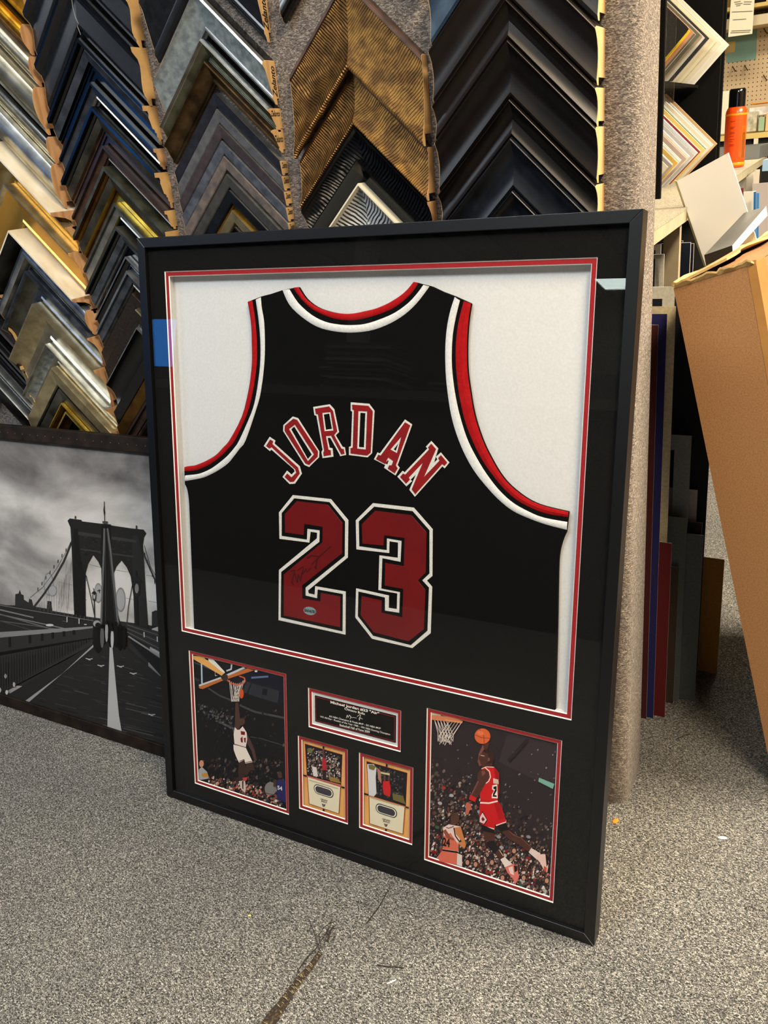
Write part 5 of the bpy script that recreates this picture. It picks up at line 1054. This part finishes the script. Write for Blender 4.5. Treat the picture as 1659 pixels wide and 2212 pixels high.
for k, (u0, u1, v) in enumerate([(1586, 1600, 2), (1588, 1604, 6), (1607, 1624, 3), (1606, 1622, 8), (1590, 1600, 10), (1581, 1626, 23), (1583, 1612, 40), (1580, 1622, 64), (1578, 1620, 68)]):
    a = atb(u0, v + (2 if u0 < 1605 else 0), 5.157); b = atb(u1, v, 5.157); w = .0035; m_.add([(a[0], 5.157, a[2]), (b[0], 5.157, b[2]), (b[0], 5.157, b[2] - w), (a[0], 5.157, a[2] - w)], [(0, 1, 2, 3)], GL)
PN['_o'] = tuple(PN.location); m_.build('print_lines', PN)
for k, (u, v) in enumerate([(1582, 143), (1608, 141), (1650, 62), (1649, 162)]):
    a = atb(u, v, 5.495); m_ = MB(); m_.tube([(a[0], 5.502, a[2]), (a[0] + .03, 5.42, a[2] - .035), (a[0] + .034, 5.42, a[2] - .03)], .0035, mat('peg_hook_steel', (90, 80, 70), .4, .8), 5)
    tag(m_.build('peg_hook'), ['peg hook below the teal sheet, left one', 'peg hook below the teal sheet, right one', 'peg hook at the right border beside the hanging paper', 'lowest peg hook at the right border'][k], 'hook', 'peg hooks on the pegboard')
def litter(name, u0, u1, v0, v1, y, dy, ma, lab, cat):
    a = on(u0, v1, 1, y); b = on(u1, v0, 1, y); m_ = MB(); z0 = max(a[2], z_ + .0005); m_.box((a[0], y, z0), (b[0], y + dy, b[2]), ma); return tag(m_.build(name, bevel=.004), lab, cat)
litter('white_carton', 1550, 1576, 196, 291, 5.02, .2, mat('white_carton', (222, 216, 196), .7), 'white carton on the back counter left of the spray can', 'box')
litter('clear_bag', 1606, 1636, 240, 286, 5.05, .1, mat('clear_poly', (206, 200, 180), .2, noise=30, rgb2=(150, 146, 130)), 'crumpled clear plastic bag on the back counter', 'bag')
litter('orange_envelope', 1620, 1680, 217, 226, 5.2, .2, mat('orange_paper', (224, 140, 40), .8), 'orange envelope on the heap on the back counter', 'envelope')
litter('paper_heap', 1617, 1690, 226, 252, 5.15, .25, mat('white_paper_heap', (226, 220, 214), .8, noise=20, rgb2=(170, 164, 164)), 'heap of white papers on the back counter', 'papers')
litter('small_jar', 1637, 1652, 252, 284, 5.05, .06, mat('green_clear_jar', (150, 176, 150), .15), 'small greenish jar on the back counter', 'jar')
litter('parts_box', 1652, 1690, 240, 284, 5.06, .1, mat('tan_small_box', (206, 170, 120), .7), 'small tan box at the right border on the back counter', 'box')
# grey plastic tray on the bench
a = on(1608, 336, 2, 1.0005)
m_ = MB(); GP = mat('grey_clear_plastic', (120, 124, 126), .25); y0 = 3.05; p0 = on(1545, 320, 1, y0); p1 = on(1659, 312, 1, y0)
TR = thing('plastic_tray', (p0[0], y0, 1.0), 'grey plastic tray at the far end of the bench behind the spray can', 'tray')
xa, xb = .42, .668
m_ = MB(); m_.box((xa, y0, 1.0005), (xb, y0 + .34, 1.006), GP); m_.build('tray_base', TR)
for bx in (((xa, y0, 1.006), (xb, y0 + .006, 1.05)), ((xa, y0 + .334, 1.006), (xb, y0 + .34, 1.05)), ((xa, y0 + .006, 1.006), (xa + .006, y0 + .334, 1.05)), ((xb - .006, y0 + .006, 1.006), (xb, y0 + .334, 1.05))):
    m_ = MB(); m_.box(*bx, GP); m_.build('tray_wall', TR)

# ================================================================== bits on the floor
def fl(u, v): return on(u, v, 2, 0)
def chip(u, v, rx, ry, ma, lab, rot=0.0, h=.002):
    p = fl(u, v); m_ = MB(); n = 12; ring = lambda k, z: [(p[0] + k * (rx * math.cos(t) * math.cos(rot) - ry * math.sin(t) * math.sin(rot)), p[1] + k * (rx * math.cos(t) * math.sin(rot) + ry * math.sin(t) * math.cos(rot)), z) for t in [2 * PI * i / n for i in range(n)]]
    vs = ring(1, .0004) + ring(.95, h * .7) + ring(.6, h) ; fs = [tuple(range(n))[::-1]] + [tuple(range(2 * n, 3 * n))] + [(i + k * n, (i + 1) % n + k * n, (i + 1) % n + (k + 1) * n, i + (k + 1) * n) for k in (0, 1) for i in range(n)]
    m_.add(vs, fs, ma); return tag(m_.build('scrap', smooth=50), lab, 'scrap')
chip(1330, 1774, .0075, .0045, mat('orange_scrap', (226, 132, 30), .6), 'small orange scrap on the floor beside the frame and panel foot', 1.2)
WS = mat('white_scrap', (232, 230, 222), .7)
chip(1561, 1810, .008, .0035, WS, 'white paper scrap on the floor at the right', .3, .001)
chip(846, 2121, .008, .0013, WS, 'thin white paper sliver on the floor right of the frayed seam', .9, .001)
chip(539, 1978, .003, .0018, mat('yellow_scrap', (214, 200, 110), .7), 'tiny yellow speck on the floor left of the frayed seam', .5, .0012)
SE = thing('carpet_seam', fl(640, 2130), 'frayed carpet seam with exposed backing threads in the foreground', 'carpet seam')
BURL = mat('exposed_backing', (34, 27, 20), .95, noise=300, rgb2=(96, 78, 50), bump=(400, .5, .001), contrast=(.5, .75))
m_ = MB(); cl = [(692, 2058, 9), (672, 2088, 11), (652, 2112, 12), (630, 2140, 16), (612, 2168, 18), (592, 2196, 22), (560, 2240, 24)]
L_, R2 = [], []
for i, (u, v, w) in enumerate(cl):
    du, dv = (cl[min(i + 1, 6)][0] - cl[max(i - 1, 0)][0], cl[min(i + 1, 6)][1] - cl[max(i - 1, 0)][1]); l = math.hypot(du, dv); nx, ny = -dv / l, du / l
    j = .9 + .2 * ((i * 7) % 3) / 2; L_.append(fl(u + nx * w * .6 * j, v + ny * w * .6 * j)); R2.append(fl(u - nx * w * .6, v - ny * w * .6))
vs = [(p[0], p[1], .0012) for p in L_ + R2]; n = len(cl)
m_.add(vs, [(i, i + 1, n + i + 1, n + i) for i in range(n - 1)], BURL); m_.build('exposed_backing', SE)
rn = random.Random(2); THL = mat('pale_backing_thread', (170, 156, 120), .8)
m_ = MB()
for k in range(46):
    t = rn.uniform(0, n - 1.01); i = int(t); f = t - i
    a = V(L_[i]).lerp(V(L_[i + 1]), f); b = V(R2[i]).lerp(V(R2[i + 1]), f); s0, s1 = sorted((rn.random(), rn.random()))
    m_.tube([a.lerp(b, s0) + V((0, 0, .0016)), a.lerp(b, (s0 + s1) / 2) + V((0, 0, .003)), a.lerp(b, s1) + V((0, 0, .0016))], .00035, THL, 4)
m_.build('backing_threads', SE)['kind'] = 'stuff'
DTH = mat('dark_loose_thread', (34, 30, 27), .8)
for k, pts in enumerate([[(668, 1990), (678, 2015), (688, 2045), (692, 2056)], [(640, 2105), (660, 2080), (684, 2052), (704, 2018), (712, 1998)], [(694, 2050), (690, 2025), (700, 2008), (712, 1996), (735, 1984), (760, 1992)], [(700, 2048), (706, 2022), (716, 2000), (718, 1985)], [(636, 2125), (648, 2095), (672, 2062), (682, 2052)], [(708, 2036), (714, 2015), (722, 2005)]]):
    m_ = MB(); m_.tube([(fl(u, v)[0], fl(u, v)[1], .002 + .003 * math.sin(i * 1.1)) for i, (u, v) in enumerate(pts)], .0006 if k != 5 else .0014, DTH, 5); m_.build('loose_thread', SE)
for k, (pts, lab) in enumerate([([(790, 1998), (808, 1975), (822, 1955), (838, 1925)], 'dark thread on the floor near the frame bottom edge'), ([(815, 2086), (840, 2092), (858, 2088), (872, 2092)], 'short dark thread tuft right of the seam'), ([(1462, 1598), (1475, 1592), (1490, 1586)], 'thin dark thread on the floor beside the mat boards')]):
    m_ = MB(); m_.tube([(fl(u, v)[0], fl(u, v)[1] + .002 * math.sin(i * 2), .0015) for i, (u, v) in enumerate(pts)], .0008, DTH, 5); tag(m_.build('thread'), lab, 'thread')
# ================================================================== the shop behind the photographer (seen in the glass)
DW = mat('dark_counter', (52, 44, 40), .5, noise=20, rgb2=(40, 34, 30)); 
CT = thing('service_counter', (-2, -3.1, 0), 'long dark service counter reflected in the glass', 'counter')
m_ = MB(); m_.box((-4.2, -3.6, 1.10), (1.6, -2.7, 1.15), mat('counter_top_grey', (84, 80, 74), .5)); m_.build('counter_top', CT)
m_ = MB(); m_.box((-4.15, -3.5, 0), (1.55, -2.78, 1.099), DW); m_.build('counter_body', CT)
MN = thing('computer_screen', (-3.0, -2.87, 1.15), 'bright blue computer screen on the counter', 'screen')
m_ = MB(); m_.box((-3.27, -2.89, 1.235), (-2.745, -2.855, 1.57), BLK); m_.build('screen_case', MN)
m_ = MB(); m_.add([(-3.255, -2.854, 1.25), (-2.76, -2.854, 1.25), (-2.76, -2.854, 1.555), (-3.255, -2.854, 1.555)], [(0, 1, 2, 3)], mat('blue_display', (20, 60, 110), .3, emit=((50, 140, 240), 8.0))); m_.build('display', MN)
m_ = MB(); m_.box((-3.05, -2.88, 1.151), (-2.95, -2.865, 1.234), BLK); m_.build('stand', MN)
rn = random.Random(5)
for k, (x, n_, lab) in enumerate([(-1.40, 19, 'tall untidy stack of grey papers on the dark counter'), (-2.1, 4, 'low stack of papers left of the tall stack on the counter'), (-.72, 5, 'low stack of papers right of the tall stack on the counter')]):
    z = 1.1505
    ST = thing('paper_stack', (x, -3.0, 1.15), lab, 'paper stack')
    for j in range(n_):
        h = rn.uniform(.008, .02); w = rn.uniform(.17, .23); ox = rn.uniform(-.03, .03); m_ = MB(); c = rn.choice([(90, 88, 84), (60, 58, 55), (34, 33, 33), (120, 118, 114)])
        m_.box((x - w + ox, -3.2 + ox, z), (x + w + ox, -2.85 + ox, z + h - .001), mat('stack_%d' % c[0], c, .8)); m_.build('sheaf', ST); z += h
m_ = MB(); m_.box((-.15, -3.25, 1.1505), (.35, -2.9, 1.30), DW); tag(m_.build('storage_box', bevel=.005), 'dark box on the right part of the counter', 'box')
m_ = MB(); m_.box((-2.05, -3.9, 0), (-1.93, -3.78, 2.7), mat('grey_post', (150, 144, 136), .6)); tag(m_.build('trim_1'), kind='structure')
# added window, out of sight, put in for its daylight
wf = mat('window_frame_paint', (200, 198, 190), .6)
DAY = mat('added_daylight_pane', (180, 195, 215), .3, emit=((196, 216, 255), 1.6))
def window(name, x0, x1, z0, z1, em):
    W_ = bpy.data.objects.new(name, None); COL.objects.link(W_); W_.location = ((x0 + x1) / 2, -7.2, z0); W_['_o'] = tuple(W_.location); tag(W_, kind='structure')
    m_ = MB(); m_.box((x0, -7.195, z0), (x1, -7.185, z1), em); m_.build('pane', W_)
    for bx in (((x0 - .06, -7.199, z0 - .06), (x1 + .06, -7.15, z0)), ((x0 - .06, -7.199, z1), (x1 + .06, -7.15, z1 + .06)), ((x0 - .06, -7.199, z0), (x0, -7.15, z1)), ((x1, -7.199, z0), (x1 + .06, -7.15, z1))):
        m_ = MB(); m_.box(*bx, wf); m_.build('window_frame', W_)
window('added_window_1', 1.6, 3.4, .9, 2.3, DAY)
# ================================================================== lights
def fixture(x, y, sx, sy, power, col, lab, z=2.69, rot=0.0):
    F = thing('ceiling_light', (x, y, z), lab, 'ceiling light', 'ceiling light troffers')
    m_ = MB(); t = .03
    for bx in (((x - sx / 2 - t, y - sy / 2 - t, z - .03), (x + sx / 2 + t, y - sy / 2, z)), ((x - sx / 2 - t, y + sy / 2, z - .03), (x + sx / 2 + t, y + sy / 2 + t, z)), ((x - sx / 2 - t, y - sy / 2, z - .03), (x - sx / 2, y + sy / 2, z)), ((x + sx / 2, y - sy / 2, z - .03), (x + sx / 2 + t, y + sy / 2, z))):
        m_.box(*bx, wf)
    m_.build('fixture_frame', F)
    l = bpy.data.lights.new('troffer_lamp', 'AREA'); l.shape = 'RECTANGLE'; l.size = sx; l.size_y = sy; l.energy = power; l.color = col
    o = bpy.data.objects.new('troffer_lamp', l); COL.objects.link(o); o.location = (x, y, z - .02); return o
fixture(.1, -1.3, 1.2, .5, 56, (.88, .95, 1.0), 'ceiling troffer above the photographer')
fixture(1.75, -.62, .45, 1.1, 92, (1.0, .82, .58), 'warm ceiling troffer in front of the display panel, right of the photographer')
fixture(-2.6, -1.6, 1.2, .5, 45, (.80, .90, 1.0), 'cool ceiling troffer to the left')
fixture(-.62, -6.55, .95, .42, 30, (.86, 1.0, .95), 'ceiling troffer far behind the counter')
fixture(2.7, 1.25, .5, 1.2, 330, (1.0, .84, .62), 'warm ceiling troffer right of the workbench')
fixture(.6, 3.6, 1.2, .5, 80, (1.0, .86, .62), 'warm ceiling troffer over the back workshop')
w = bpy.data.worlds.new('world'); SC.world = w; w.use_nodes = True
w.node_tree.nodes['Background'].inputs[0].default_value = (.56, .56, .58, 1); w.node_tree.nodes['Background'].inputs[1].default_value = .10
# ================================================================== camera
from mathutils import Matrix
cd_ = bpy.data.cameras.new('camera'); cam = bpy.data.objects.new('camera', cd_); COL.objects.link(cam)
cd_.sensor_fit = 'HORIZONTAL'; cd_.sensor_width = 36; cd_.lens = FPX / 1659 * 36; cd_.clip_start = .02; cd_.clip_end = 60
cam.matrix_world = Matrix(((RT[0], UP[0], BK[0], CAM[0]), (RT[1], UP[1], BK[1], CAM[1]), (RT[2], UP[2], BK[2], CAM[2]), (0, 0, 0, 1)))
SC.camera = cam
for o in bpy.data.objects:
    if '_o' in o: del o['_o']
SC.view_settings.view_transform = 'Standard'; SC.view_settings.look = 'None'; SC.view_settings.gamma = 1; SC.view_settings.exposure = 0.0; SC.view_settings.use_curve_mapping = False
